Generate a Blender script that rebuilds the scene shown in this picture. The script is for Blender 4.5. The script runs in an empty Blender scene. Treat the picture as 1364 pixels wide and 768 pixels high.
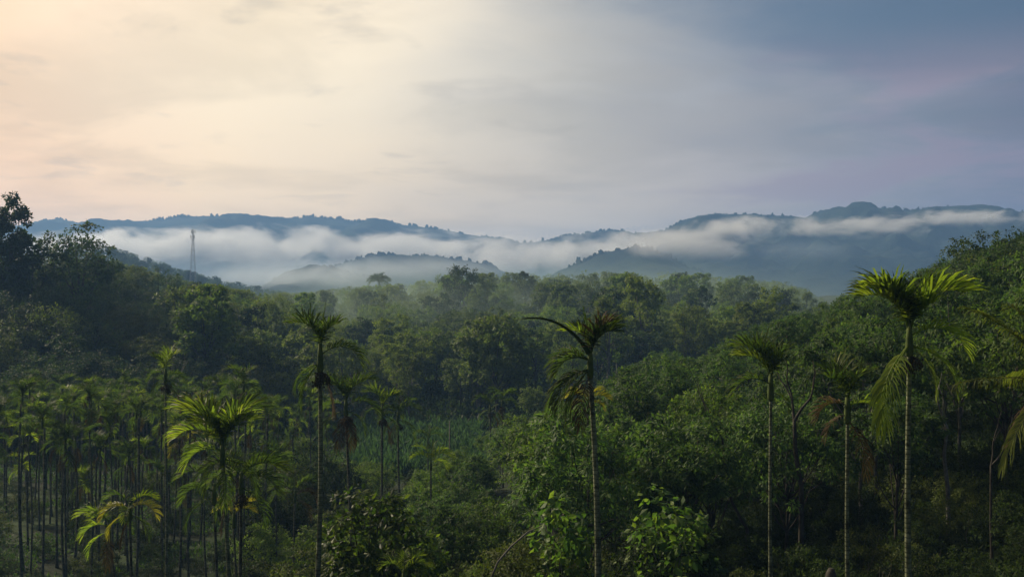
import bpy, math, random
import numpy as np
from mathutils import Vector

R = math.radians
rng = np.random.default_rng(7)
rnd = random.Random(11)
sc = bpy.context.scene
COL = sc.collection

# ------------------------------------------------------------------ camera
EYE = 22.0
cam_d = bpy.data.cameras.new('camera')
cam = bpy.data.objects.new('camera', cam_d)
COL.objects.link(cam)
cam.location = (0, 0, EYE)
cam.rotation_euler = (R(90), 0, 0)
cam_d.sensor_width = 36
cam_d.lens = 40.0
cam_d.clip_start = 0.5
cam_d.clip_end = 40000
sc.camera = cam
F = 40.0 / 36 * 1364            # focal length in photo pixels, used only to work out where things stand


def at(px, py, y):
    return Vector(((px - 682) / F * y, y, EYE + (384 - py) / F * y))


def proj(p):
    return 682 + F * p[0] / p[1], 384 - F * (p[2] - EYE) / p[1]


# ------------------------------------------------------------------ exposure and sampling
sc.view_settings.view_transform = 'Standard'
sc.view_settings.look = 'None'
sc.view_settings.gamma = 1
sc.view_settings.use_curve_mapping = False
sc.view_settings.exposure = 0.28
sc.render.engine = 'CYCLES'
cy = sc.cycles
cy.max_bounces = 6
cy.diffuse_bounces = 2
cy.glossy_bounces = 1
cy.transmission_bounces = 3
cy.volume_bounces = 2
cy.transparent_max_bounces = 8
cy.use_denoising = True
cy.sample_clamp_indirect = 4
cy.volume_max_steps = 256

# ------------------------------------------------------------------ node helpers


class NT:
    """a small writer of node trees"""

    def __init__(self, tree):
        self.t = tree
        tree.nodes.clear()

    def n(self, kind, **kw):
        nd = self.t.nodes.new(kind)
        for k, v in kw.items():
            setattr(nd, k, v)
        return nd

    def put(self, sock, v):
        if isinstance(v, bpy.types.NodeSocket):
            self.t.links.new(v, sock)
        elif v is not None:
            if sock.type == 'RGBA' and len(v) == 3:
                v = (*v, 1)
            sock.default_value = v

    def math(self, op, a, b=None, c=None, clamp=False):
        nd = self.n('ShaderNodeMath', operation=op, use_clamp=clamp)
        for i, v in enumerate((a, b, c)):
            if v is not None:
                self.put(nd.inputs[i], v)
        return nd.outputs[0]

    def vmath(self, op, a, b=None, out=0):
        nd = self.n('ShaderNodeVectorMath', operation=op)
        self.put(nd.inputs[0], a)
        if b is not None:
            self.put(nd.inputs[3] if op == 'SCALE' else nd.inputs[1], b)
        return nd.outputs[out]

    def noise(self, vec, scale, detail=4, rough=0.5, dist=0.0):
        nd = self.n('ShaderNodeTexNoise')
        if vec is not None:
            self.put(nd.inputs['Vector'], vec)
        nd.inputs['Scale'].default_value = scale
        nd.inputs['Detail'].default_value = detail
        nd.inputs['Roughness'].default_value = rough
        nd.inputs['Distortion'].default_value = dist
        return nd.outputs['Fac']

    def ramp(self, fac, stops, mode='LINEAR'):
        nd = self.n('ShaderNodeValToRGB')
        cr = nd.color_ramp
        cr.interpolation = mode
        while len(cr.elements) < len(stops):
            cr.elements.new(0.5)
        for e, (p, c) in zip(cr.elements, stops):
            e.position = p
            e.color = (*c, 1) if len(c) == 3 else c
        self.put(nd.inputs[0], fac)
        return nd.outputs[0]

    def mix(self, fac, a, b, blend='MIX'):
        nd = self.n('ShaderNodeMix', data_type='RGBA', blend_type=blend)
        self.put(nd.inputs[0], fac)
        self.put(nd.inputs[6], a)
        self.put(nd.inputs[7], b)
        return nd.outputs[2]

    def step(self, v, lo, hi, smooth=True):
        nd = self.n('ShaderNodeMapRange', interpolation_type='SMOOTHSTEP' if smooth else 'LINEAR')
        self.put(nd.inputs[0], v)
        nd.inputs[1].default_value = lo
        nd.inputs[2].default_value = hi
        return nd.outputs[0]


def lin(r, g, b):
    f = lambda c: c / 12.92 if c <= 0.04045 else ((c + 0.055) / 1.055) ** 2.4
    return tuple(f(c / 255) for c in (r, g, b))


# ------------------------------------------------------------------ sky: Nishita behind a thin sheet of morning cloud
SUN_AZ, SUN_EL = R(-52), R(31)
w = bpy.data.worlds.new('World')
sc.world = w
w.use_nodes = True
t = NT(w.node_tree)
WS = 0.1
sky = t.n('ShaderNodeTexSky', sky_type='NISHITA')
sky.sun_disc = False
sky.sun_elevation = SUN_EL
sky.sun_rotation = SUN_AZ
sky.air_density = 1.2
sky.dust_density = 2.0
d = t.vmath('NORMALIZE', t.n('ShaderNodeTexCoord').outputs['Generated'])
sep = t.n('ShaderNodeSeparateXYZ')
t.put(sep.inputs[0], d)
dx, dy, dz = sep.outputs
az = t.math('MULTIPLY', t.math('ARCTAN2', dx, dy), 180 / math.pi)
el = t.math('MULTIPLY', t.math('ARCSINE', dz), 180 / math.pi)
# the clouds lie on a high flat sheet
cz = t.math('ADD', t.math('MAXIMUM', dz, 0.0), 0.12)
cmb = t.n('ShaderNodeCombineXYZ')
t.put(cmb.inputs[0], t.math('DIVIDE', dx, cz))
t.put(cmb.inputs[1], t.math('DIVIDE', dy, cz))
cp = cmb.outputs[0]
n_big = t.noise(cp, 0.42, 5, 0.5, 0.5)
n_mid = t.noise(t.vmath('ADD', cp, (7.3, 2.1, 0)), 1.1, 6, 0.55, 0.4)
shift = t.math('MULTIPLY', t.math('SUBTRACT', n_big, 0.5), 16.0)
a2 = t.math('ADD', t.math('ADD', az, shift), t.math('MULTIPLY', t.math('SUBTRACT', 9.0, el), 0.22))
fac = t.math('DIVIDE', t.math('ADD', a2, 180.0), 360.0)
P = lambda deg: (deg + 180) / 360
K = 1.07
kk = lambda c: tuple(v * 0.7 for v in lin(*c))
cloud = t.ramp(fac, [
    (P(-180), kk((104, 108, 116))), (P(-100), kk((142, 132, 122))), (P(-45), kk((228, 178, 128))),
    (P(-24), kk((248, 212, 170))), (P(-14), kk((246, 220, 178))), (P(-7), kk((233, 213, 179))),
    (P(-2), kk((207, 195, 175))), (P(4), kk((188, 181, 170))), (P(10), kk((165, 161, 161))),
    (P(17), kk((138, 137, 147))), (P(25), kk((108, 108, 130))), (P(60), kk((98, 106, 128))), (P(180), kk((104, 108, 116)))])
# brightest where the sun sits behind the sheet, upper left
gl = Vector((math.sin(R(-12)) * math.cos(R(17)), math.cos(R(-12)) * math.cos(R(17)), math.sin(R(17))))
dotg = t.vmath('DOT_PRODUCT', d, tuple(gl), out=1)
glow = t.step(dotg, math.cos(R(16)), math.cos(R(2)))
cloud = t.mix(t.math('MULTIPLY', glow, 0.24), cloud, tuple(v * 0.7 for v in (1.03, 0.95, 0.82)))
# darker shreds and lighter streaks in the sheet
n_fine = t.noise(t.vmath('ADD', cp, (1.7, 5.2, 0)), 2.6, 6, 0.55, 0.3)
patch = t.math('MULTIPLY', t.step(n_fine, .56, .70), t.step(el, 1.5, 6))
cloud = t.mix(t.math('MULTIPLY', patch, .30), cloud, tuple(v * .62 for v in kk((200, 190, 178))))
low = t.math('MULTIPLY', t.math('SUBTRACT', 1.0, t.step(el, 0.0, 10.0)), t.math('SUBTRACT', 1.0, t.step(az, 8, 26)))
cloud = t.mix(low, cloud, t.vmath('MULTIPLY', cloud, (1.34, 1.12, .90)))
mod = t.math('ADD', 0.88, t.math('MULTIPLY', t.step(n_mid, 0.36, 0.56), 0.17))
cloud = t.mix(1.0, cloud, mod, 'MULTIPLY')
n_soft = t.noise(t.vmath('ADD', cp, (3.1, 8.2, 0)), .75, 4, .5, .8)
cloud = t.mix(t.math('MULTIPLY', t.step(n_soft, .48, .66), t.math('MULTIPLY', t.step(az, -14, 8), .22)), cloud, tuple(v * .55 for v in kk((190, 186, 192))))
cloud10 = t.vmath('SCALE', cloud, 10.0 / 0.7 * K)
# a clear gap high on the right, where blue sky shows
slant = t.math('ADD', az, t.math('MULTIPLY', t.math('SUBTRACT', el, 9.0), .7))
gapm = t.math('MULTIPLY', t.step(t.math('ADD', slant, t.math('ADD', t.math('MULTIPLY', t.math('SUBTRACT', n_mid, 0.5), 26.0), t.math('MULTIPLY', t.math('SUBTRACT', n_big, 0.5), 18.0))), 1, 21),
              t.step(t.math('ADD', el, t.math('MULTIPLY', t.math('SUBTRACT', n_soft, 0.5), 18.0)), 5.0, 13.0))
gap = t.math('MULTIPLY', gapm, 0.85)
mauve = t.math('MULTIPLY', t.step(t.math('ADD', az, t.math('MULTIPLY', t.math('SUBTRACT', n_mid, .5), 30.0)), 9, 17), t.math('MULTIPLY', t.step(n_mid, .44, .60), t.math('MULTIPLY', t.step(el, 2.5, 5), t.math('SUBTRACT', 1.0, t.step(el, 9, 13)))))
skyc = t.vmath('MULTIPLY', sky.outputs[0], (0.20, 0.29, 0.39))
full = t.mix(gap, cloud10, skyc)
full = t.mix(t.math('MULTIPLY', mauve, .6), full, tuple(v * 10 * K / .7 for v in kk((142, 124, 140))))
bg = t.n('ShaderNodeBackground')
t.put(bg.inputs[0], full)
bg.inputs[1].default_value = WS
t.put(t.n('ShaderNodeOutputWorld').inputs[0], bg.outputs[0])

# ------------------------------------------------------------------ sun, veiled by the cloud
sd = bpy.data.lights.new('sun', 'SUN')
sd.energy = 5.0
sd.angle = R(5)
sd.color = (1.0, 0.86, 0.62)
so = bpy.data.objects.new('sun', sd)
COL.objects.link(so)
sv = Vector((math.sin(SUN_AZ) * math.cos(SUN_EL), math.cos(SUN_AZ) * math.cos(SUN_EL), math.sin(SUN_EL)))
so.rotation_euler = sv.to_track_quat('Z', 'Y').to_euler()
so.location = (0, 0, 200)

# ------------------------------------------------------------------ object helpers


def tag(o, label=None, cat=None, group=None, kind=None):
    for k, v in (('label', label), ('category', cat), ('group', group), ('kind', kind)):
        if v:
            o[k] = v
    return o


def empty(name, loc, rz=0, s=1.0):
    o = bpy.data.objects.new(name, None)
    COL.objects.link(o)
    o.location = loc
    o.rotation_euler = (0, 0, rz)
    o.scale = (s, s, s)
    o.empty_display_size = 0.3
    return o


def link(name, mesh, parent=None, m=None, loc=(0, 0, 0), rot=(0, 0, 0), s=None):
    o = bpy.data.objects.new(name, mesh)
    COL.objects.link(o)
    o.parent = parent
    o.location = loc
    o.rotation_euler = rot
    if s is not None:
        o.scale = s if hasattr(s, '__len__') else (s, s, s)
    if m is not None and len(o.material_slots):
        o.material_slots[0].link = 'OBJECT'
        o.material_slots[0].material = m
    return o


class MB:
    """collects quads and triangles, then makes one mesh"""

    def __init__(self):
        self.v, self.q, self.tr, self.k = [], [], [], 0

    def add(self, V, Q=None, T=None):
        V = np.asarray(V, float).reshape(-1, 3)
        if Q is not None and len(Q):
            self.q.append(np.asarray(Q, int).reshape(-1, 4) + self.k)
        if T is not None and len(T):
            self.tr.append(np.asarray(T, int).reshape(-1, 3) + self.k)
        self.v.append(V)
        self.k += len(V)

    def tube(self, pts, rad, n=7, cap=True):
        pts = np.asarray(pts, float)
        rad = np.broadcast_to(np.asarray(rad, float), (len(pts),))
        tan = np.gradient(pts, axis=0)
        tan /= np.linalg.norm(tan, axis=1, keepdims=True) + 1e-9
        ref = np.array([1.0, 0, 0]) if abs(tan[0][0]) < 0.8 else np.array([0, 1.0, 0])
        s = np.cross(tan, ref)
        s /= np.linalg.norm(s, axis=1, keepdims=True) + 1e-9
        u = np.cross(s, tan)
        a = np.arange(n) * 2 * math.pi / n
        V = pts[:, None, :] + rad[:, None, None] * (np.cos(a)[None, :, None] * s[:, None, :] + np.sin(a)[None, :, None] * u[:, None, :])
        m = len(pts)
        i = np.arange(m - 1)[:, None] * n
        j = np.arange(n)[None, :]
        j2 = (j + 1) % n
        Q = np.stack([i + j, i + j2, i + n + j2, i + n + j], -1).reshape(-1, 4)
        V = V.reshape(-1, 3)
        T = []
        if cap:
            V = np.vstack([V, pts[-1:], pts[:1]])
            e = (m - 1) * n
            T = [(e + k, e + (k + 1) % n, m * n) for k in range(n)] + [((k + 1) % n, k, m * n + 1) for k in range(n)]
        self.add(V, Q, T)

    def leaves(self, P, D, N, L, W, bend=0.12):
        """one four-cornered leaf per row: P base, D along, N up"""
        P, D, N = (np.asarray(a, float) for a in (P, D, N))
        D = D / (np.linalg.norm(D, axis=1, keepdims=True) + 1e-9)
        S = np.cross(D, N)
        S /= np.linalg.norm(S, axis=1, keepdims=True) + 1e-9
        U = np.cross(S, D)
        L = np.broadcast_to(np.asarray(L, float).reshape(-1, 1), (len(P), 1))
        W = np.broadcast_to(np.asarray(W, float).reshape(-1, 1), (len(P), 1))
        V = np.stack([P, P + D * L * .5 + S * W * .5 + U * L * bend, P + D * L, P + D * L * .5 - S * W * .5 + U * L * bend], 1)
        Q = np.arange(len(P) * 4).reshape(-1, 4)
        self.add(V.reshape(-1, 3), Q)

    def mesh(self, name, mat, smooth=True):
        V = np.vstack(self.v)
        q = np.vstack(self.q) if self.q else np.zeros((0, 4), int)
        tr = np.vstack(self.tr) if self.tr else np.zeros((0, 3), int)
        me = bpy.data.meshes.new(name)
        me.vertices.add(len(V))
        me.vertices.foreach_set('co', V.ravel().astype(np.float32))
        li = np.concatenate([q.ravel(), tr.ravel()])
        me.loops.add(len(li))
        me.loops.foreach_set('vertex_index', li.astype(np.int32))
        me.polygons.add(len(q) + len(tr))
        me.polygons.foreach_set('loop_start', np.concatenate([np.arange(len(q)) * 4, len(q) * 4 + np.arange(len(tr)) * 3]).astype(np.int32))
        me.polygons.foreach_set('loop_total', np.concatenate([np.full(len(q), 4), np.full(len(tr), 3)]).astype(np.int32))
        me.polygons.foreach_set('use_smooth', np.full(len(q) + len(tr), smooth))
        me.update(calc_edges=True)
        me.materials.append(mat)
        return me


def ss(a, b, x):
    u = np.clip((np.asarray(x, float) - a) / (b - a), 0, 1)
    return u * u * (3 - 2 * u)


def unit(v):
    v = np.asarray(v, float)
    return v / (np.linalg.norm(v, axis=-1, keepdims=True) + 1e-9)


# a cheap smooth noise for shaping land
_ph = np.random.default_rng(3).uniform(0, 6.28, (24, 3))


def wob(x, y, scale, k0=0, octs=3):
    x, y = np.asarray(x, float), np.asarray(y, float)
    out, amp, f = 0, 1.0, 1.0 / scale
    for o in range(octs):
        for j in range(3):
            p = _ph[(k0 + o * 3 + j) % 24]
            an = p[0]
            out = out + amp * np.sin((x * math.cos(an) + y * math.sin(an)) * f * 6.28 * (0.8 + 0.15 * j) + p[1])
        amp *= .5
        f *= 2.1
    return out / 4.0


# ------------------------------------------------------------------ the land


def crest_y(px):
    return 430 + 110 * ss(560, 900, px) + 230 * ss(900, 1150, px)


def gz(x, y):
    x, y = np.asarray(x, float), np.asarray(y, float)
    ys = np.maximum(y, 1.0)
    px = 682 + F * x / np.maximum(y, 40)
    near = 17.5 * (1 - ss(-5, 88, y))
    side = np.clip(0.30 * (x + 4) - 0.0, 0, 24) * ss(-10, 40, y) * (1 - ss(150, 270, y))
    side = side * (1 - 0.35 * ss(60, 110, x))
    z = np.maximum(near, side) + 0.25 * np.minimum(near, side)
    lefth = 17 * ss(-28, -88, x + wob(x, y, 60, 5) * 6) * ss(135, 215, y) * (1 - ss(330, 480, y) * .4)
    cy_ = crest_y(px)
    far = 15.5 * ss(170, cy_, y) * (1 - ss(cy_ + 10, cy_ + 260, y) * 1.9) + 2.0 * ss(170, 260, y) * wob(x, y, 130, 2)
    far = far + 1.5 * ss(500, 760, px) * ss(250, 420, y) * (1 - ss(cy_ + 20, cy_ + 120, y))
    z = np.maximum(z, 0) + np.maximum(lefth, far) * ss(150, 190, y)
    hilll = 0.33 * np.clip(-196 - x, 0, 102) * np.exp(-((y - 850) / 130) ** 2)
    z = z + hilll
    z = z + 0.35 * wob(x, y, 14, 9) * ss(10, 40, y)
    return z - 6.0 * ss(1100, 1500, y)


def ground_mat():
    m = bpy.data.materials.new('earth_and_herbs')
    m.use_nodes = True
    t = NT(m.node_tree)
    pos = t.n('ShaderNodeNewGeometry').outputs['Position']
    a = t.noise(pos, .12, 6, .6)
    b = t.noise(pos, 1.7, 6, .65)
    c1 = t.ramp(b, [(.3, (.010, .010, .006)), (.5, (.014, .022, .008)), (.72, (.024, .040, .012))])
    c2 = t.ramp(b, [(.3, (.018, .032, .010)), (.7, (.04, .072, .018))])
    col = t.mix(t.step(a, .42, .58), c1, c2)
    bs = t.n('ShaderNodeBsdfPrincipled')
    t.put(bs.inputs['Base Color'], col)
    bs.inputs['Roughness'].default_value = .95
    bs.inputs['Specular IOR Level'].default_value = .15
    bp = t.n('ShaderNodeBump')
    bp.inputs['Strength'].default_value = .8
    bp.inputs['Distance'].default_value = .25
    t.put(bp.inputs['Height'], b)
    t.put(bs.inputs['Normal'], bp.outputs[0])
    t.put(t.n('ShaderNodeOutputMaterial').inputs[0], bs.outputs[0])
    return m


def grid_mesh(name, X, Y, Z, mat):
    b = MB()
    r, c = X.shape
    i = (np.arange(r - 1)[:, None] * c + np.arange(c - 1)[None, :])
    b.add(np.stack([X, Y, Z], -1).reshape(-1, 3), np.stack([i, i + 1, i + c + 1, i + c], -1).reshape(-1, 4))
    return b.mesh(name, mat)


v = np.linspace(0, 1, 330)
gy = -60 + 420 * v + 3700 * v ** 4
u = np.linspace(-1, 1, 301)
gx = 210 * u + 3000 * u ** 5
GX, GY = np.meshgrid(gx, gy)
ground = link('ground', grid_mesh('ground', GX, GY, gz(GX, GY), ground_mat()))
tag(ground, kind='structure')


def hill_mat(name, c1, c2, s=.012):
    m = bpy.data.materials.new(name)
    m.use_nodes = True
    t = NT(m.node_tree)
    pos = t.n('ShaderNodeNewGeometry').outputs['Position']
    a = t.noise(pos, s, 8, .7)
    b = t.noise(pos, s * .22, 4, .6)
    col = t.mix(t.step(t.math('ADD', t.math('MULTIPLY', a, .7), t.math('MULTIPLY', b, .4)), .42, .68), c1, c2)
    bs = t.n('ShaderNodeBsdfPrincipled')
    t.put(bs.inputs['Base Color'], col)
    bs.inputs['Roughness'].default_value = 1
    bs.inputs['Specular IOR Level'].default_value = .05
    bp = t.n('ShaderNodeBump')
    bp.inputs['Strength'].default_value = 1.0
    bp.inputs['Distance'].default_value = 14
    t.put(bp.inputs['Height'], a)
    t.put(bs.inputs['Normal'], bp.outputs[0])
    t.put(t.n('ShaderNodeOutputMaterial').inputs[0], bs.outputs[0])
    return m


M_FARHILL = hill_mat('far_forest_slope', (.016, .028, .022), (.030, .044, .034))
M_HILLTREE = hill_mat('far_tree_foliage', (.016, .026, .018), (.034, .046, .026), .05)


def ridge(name, label, pts, Y, front, back, k, rough=1.0, base=-10, trees=0, tr=5.0):
    """a whole hill whose skyline follows the crest heights, with spurs and gullies on both slopes"""
    px = np.array([p[0] for p in pts], float)
    py = np.array([p[1] for p in pts], float)
    X = (px - 682) / F * Y
    H = EYE + (384 - py) / F * Y
    n = int((X[-1] - X[0]) / 7)
    xs = np.linspace(X[0], X[-1], n)
    hs = np.interp(xs, X, H) + rough * (wob(xs, xs * 0 + 3 * k, 60, k, 4) * 2.0 + wob(xs, xs * 0, 17, k + 4, 3) * 1.2)
    s = np.concatenate([-np.linspace(1, 0, 60) ** 1.1, np.linspace(0, 1, 26)[1:]])
    XS, S = np.meshgrid(xs, s)
    HS = np.broadcast_to(hs, XS.shape)
    D = np.where(S < 0, S * front, S * back)
    fall = np.where(S < 0, 1 - np.abs(S) ** 1.15, 1 - S ** 1.3)
    spur = np.clip(np.abs(S) * 4, 0, 1) * (1 - np.abs(S)) * (wob(XS, D * .35, 330, k + 2, 4) * .42 + wob(XS, D, 90, k + 7, 3) * .12)
    Z = base + (HS - base) * np.clip(fall + spur, 0, 1.0) + rough * 2.5 * wob(XS, D + 50, 34, k + 1, 3) * np.clip(np.abs(S) * 6, 0, 1)
    YY = Y + D + 40 * wob(XS, D * 0, 420, k + 3, 2)
    o = link(name, grid_mesh(name, XS, YY, Z, M_FARHILL))
    tag(o, label, 'hill', kind='structure')
    if trees:
        g = np.random.default_rng(k + 50)
        b = MB()
        ico_v, ico_f = ICO
        for _ in range(trees):
            i = g.integers(2, n - 2)
            if wob(xs[i], 0, 140, k + 5, 2) < -.12 and g.random() < .75:
                continue
            r0 = g.uniform(.35, 1.0) * tr
            hh = r0 * g.uniform(.8, 1.7)
            V = ico_v * (1 + .25 * g.standard_normal((len(ico_v), 1))) * [r0, r0, hh] + [xs[i] + g.uniform(-3, 3), YY[60 - 1, i] + g.uniform(-10, 3), hs[i] + hh * .55 - 2.5]
            b.add(V, None, ico_f)
        t_ = link('treeline', b.mesh('treeline', M_HILLTREE))
        tag(t_, 'row of small far trees along the crest of ' + label, 'far trees', kind='stuff')
    return o


def _ico():
    import bmesh
    bm = bmesh.new()
    bmesh.ops.create_icosphere(bm, subdivisions=2, radius=1)
    V = np.array([v.co[:] for v in bm.verts])
    Fc = np.array([[v.index for v in f.verts] for f in bm.faces])
    bm.free()
    return V, Fc


ICO = _ico()

ridge('mountain', 'the long low misty mountain on the left', [(-330, 330), (-150, 312), (0, 303), (30, 300), (60, 296), (82, 292), (100, 297), (140, 302), (165, 300), (200, 293), (240, 287), (290, 288), (340, 292), (380, 293), (422, 289), (470, 294), (520, 298), (560, 302), (600, 308), (640, 315), (670, 319), (720, 330), (800, 345)], 3000, 900, 350, 1, 1.0, trees=1000, tr=4.2)
ridge('mountain', 'the low wooded mountain at the centre, nearly lost in mist', [(640, 345), (700, 324), (735, 319), (757, 314), (790, 312), (803, 308), (820, 307), (840, 313), (870, 312), (890, 306), (910, 310), (960, 330), (1050, 350)], 2750, 500, 300, 4, .6, trees=460, tr=4.4)
ridge('mountain', 'the high blue flat topped mountain on the right', [(850, 330), (885, 307), (905, 297), (925, 291), (950, 287), (990, 285), (1010, 286), (1022, 289), (1040, 286), (1055, 288), (1070, 294), (1080, 287), (1092, 281), (1110, 277), (1128, 278), (1145, 281), (1157, 282), (1172, 277), (1190, 279), (1215, 280), (1260, 277), (1300, 278), (1350, 283), (1400, 286), (1550, 292), (1800, 320)], 2450, 900, 420, 7, .8, trees=900, tr=3.6)
ridge('hill', 'the small rounded blue hill under the mist right of centre', [(690, 395), (740, 362), (770, 350), (800, 338), (840, 330), (868, 334), (895, 345), (930, 362), (990, 392)], 1750, 450, 250, 10, .7, trees=200, tr=3.6)
ridge('hill', 'the wider blue hill under the mist left of centre', [(380, 400), (420, 368), (450, 352), (490, 341), (530, 338), (570, 343), (620, 347), (650, 352), (690, 372), (740, 396)], 1900, 500, 250, 13, .7, trees=260, tr=3.8)
ridge('hill', 'the lowest nearest blue hill above the pale ridge trees', [(300, 402), (350, 380), (390, 362), (430, 354), (460, 362), (500, 372), (540, 390), (580, 404)], 1500, 350, 200, 15, .6, trees=180, tr=3)

# ------------------------------------------------------------------ haze and mist


def haze_mat(density, color, aniso):
    m = bpy.data.materials.new('morning_air')
    m.use_nodes = True
    t = NT(m.node_tree)
    p = t.n('ShaderNodeVolumePrincipled')
    for k in ('Density Attribute', 'Color Attribute', 'Temperature Attribute'):
        p.inputs[k].default_value = ''
    p.inputs['Color'].default_value = (*color, 1)
    p.inputs['Density'].default_value = density
    p.inputs['Anisotropy'].default_value = aniso
    t.put(t.n('ShaderNodeOutputMaterial').inputs['Volume'], p.outputs[0])
    m.cycles.homogeneous_volume = True
    return m


def box_mesh(name, lo, hi, mat):
    (a, b, c), (d_, e, f) = lo, hi
    b_ = MB()
    b_.add([(a, b, c), (d_, b, c), (d_, e, c), (a, e, c), (a, b, f), (d_, b, f), (d_, e, f), (a, e, f)],
           [(0, 3, 2, 1), (4, 5, 6, 7), (0, 1, 5, 4), (1, 2, 6, 5), (2, 3, 7, 6), (3, 0, 4, 7)])
    return b_.mesh(name, mat, False)


HAZE_D = 0.00027
haze = link('haze', box_mesh('haze', (-3300, -100, -26), (3300, 4200, 235), haze_mat(HAZE_D, (.26, .50, .94), .25)))
tag(haze, kind='stuff')


def mist_mat(name, thick, nscale, amp, soft, color=(.93, .94, .96), even=False):
    m = bpy.data.materials.new(name)
    m.use_nodes = True
    m.cycles.volume_step_rate = .2
    t = NT(m.node_tree)
    ob = t.n('ShaderNodeTexCoord').outputs['Object']
    pos = t.n('ShaderNodeNewGeometry').outputs['Position']
    r = t.vmath('LENGTH', ob, out=1)
    z = t.n('ShaderNodeSeparateXYZ')
    t.put(z.inputs[0], ob)
    mp = t.vmath('MULTIPLY', pos, (.7, .5, 1.35))
    n = t.noise(mp, nscale, 6, .62, .5)
    f = t.math('ADD', t.math('MULTIPLY', t.math('SUBTRACT', n, .5), amp), t.math('SUBTRACT', .95, r))
    dens = t.math('MULTIPLY', t.step(f, .0, soft), thick if even else t.math('MULTIPLY', t.step(z.outputs[2], -1.0, .45), thick))
    p = t.n('ShaderNodeVolumePrincipled')
    for k in ('Density Attribute', 'Color Attribute', 'Temperature Attribute'):
        p.inputs[k].default_value = ''
    p.inputs['Color'].default_value = (*color, 1)
    p.inputs['Anisotropy'].default_value = .35
    t.put(p.inputs['Density'], dens)
    t.put(t.n('ShaderNodeOutputMaterial').inputs['Volume'], p.outputs[0])
    return m


MIST_D = .018
M_MIST = mist_mat('valley_mist', MIST_D, .016, 2.9, .8)
_b = MB()
_b.add(ICO[0] * 1.06, None, ICO[1])
ME_MIST = _b.mesh('mist_bank', M_MIST)
ME_THIN = _b.mesh('mist_bank', mist_mat('thin_valley_mist', .0036, .006, 1.2, .9, (.75, .88, 1)))
ME_WISP = _b.mesh('mist_bank', mist_mat('mist_shreds', .03, .032, 3.6, 1.0))
ME_VEIL = _b.mesh('mist_bank', mist_mat('hill_veil', .016, .012, 1.6, 1.0, (.84, .92, 1)))
ME_GLADE = _b.mesh('mist_bank', mist_mat('glade_mist', .0052, .010, .45, 1.0, (.70, .92, .84), True))
for px, py, Y, hw, hh, dep, lab in [
    (150, 334, 2350, 190, 32, 160, 'pale mist lying behind the lattice mast'),
    (340, 334, 2400, 200, 37, 170, 'long pale mist bank below the left mountain crest'),
    (520, 337, 2400, 170, 34, 170, 'pale mist spilling over the wider blue hill'),
    (690, 344, 2300, 150, 36, 160, 'thick pale mist filling the gap between the mountains'),
    (810, 335, 2200, 120, 27, 130, 'mist lying on the small rounded blue hill'),
    (915, 325, 1640, 135, 28, 80, 'bright tongue of mist on the left flank of the high mountain'),
    (985, 306, 1700, 80, 20, 60, 'shredded upper end of the mist tongue climbing the high mountain'),
    (1085, 303, 1760, 60, 18, 50, 'shredded mist under the notch in the high mountain'),
    (1170, 304, 1880, 70, 19, 60, 'shredded mist puff halfway along the high mountain'),
    (1280, 292, 2080, 130, 14, 70, 'shredded mist streak below the crest of the high mountain'),
    (1060, 335, 1700, 110, 24, 50, 'thin blue faint mist low on the high mountain'),
    (120, 328, 2500, 120, 22, 150, 'mist beneath the left end of the long low mountain'),
    (395, 374, 1330, 200, 34, 60, 'veil of mist before the lowest blue hill'),
    (560, 362, 1400, 160, 26, 50, 'veil of mist rising over the wider blue hill'),
    (330, 366, 2150, 260, 34, 120, 'thin blue mist in the valley right of the lattice mast'),
    (640, 370, 2050, 200, 26, 80, 'thin blue mist behind the forest skyline at the centre'),
    (830, 428, 450, 420, 105, 220, 'soft glade mist in the wooded valley above the right slope'),
    (540, 436, 350, 330, 100, 140, 'soft glade mist over the wooded slope above the crop field'),
]:
    o = link('mist_bank', ME_THIN if 'thin blue' in lab else ME_WISP if 'shred' in lab else ME_VEIL if 'veil' in lab else ME_GLADE if 'glade' in lab else ME_MIST, loc=at(px, py, Y), s=(hw / F * Y, dep, hh / F * Y))
    tag(o, lab, 'mist', 'mist banks between the hills', 'stuff')

# ------------------------------------------------------------------ materials of plants


def leaf_mat(name, c1, c2, c3, trans=.38, rough=.6, spec=.10, tcol=1.7, var=.55):
    m = bpy.data.materials.new(name)
    m.use_nodes = True
    t = NT(m.node_tree)
    isl = t.n('ShaderNodeNewGeometry').outputs['Random Per Island']
    orr = t.n('ShaderNodeObjectInfo').outputs['Random']
    pos = t.n('ShaderNodeTexCoord').outputs['Object']
    nz = t.noise(pos, .9, 3, .6)
    k = t.math('ADD', t.math('MULTIPLY', isl, .55), t.math('MULTIPLY', nz, .5))
    col = t.ramp(k, [(.12, c1), (.5, c2), (.95, c3)])
    gain = t.math('ADD', 1 - var / 2, t.math('MULTIPLY', orr, var))
    col = t.vmath('SCALE', col, gain)
    bs = t.n('ShaderNodeBsdfPrincipled')
    t.put(bs.inputs['Base Color'], col)
    bs.inputs['Roughness'].default_value = rough
    bs.inputs['Specular IOR Level'].default_value = spec
    tr = t.n('ShaderNodeBsdfTranslucent')
    t.put(tr.inputs[0], t.vmath('MULTIPLY', col, (tcol * 1.02, tcol * 1.12, tcol * .55)))
    mx = t.n('ShaderNodeMixShader')
    mx.inputs[0].default_value = trans
    t.put(mx.inputs[1], bs.outputs[0])
    t.put(mx.inputs[2], tr.outputs[0])
    t.put(t.n('ShaderNodeOutputMaterial').inputs[0], mx.outputs[0])
    return m


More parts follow.
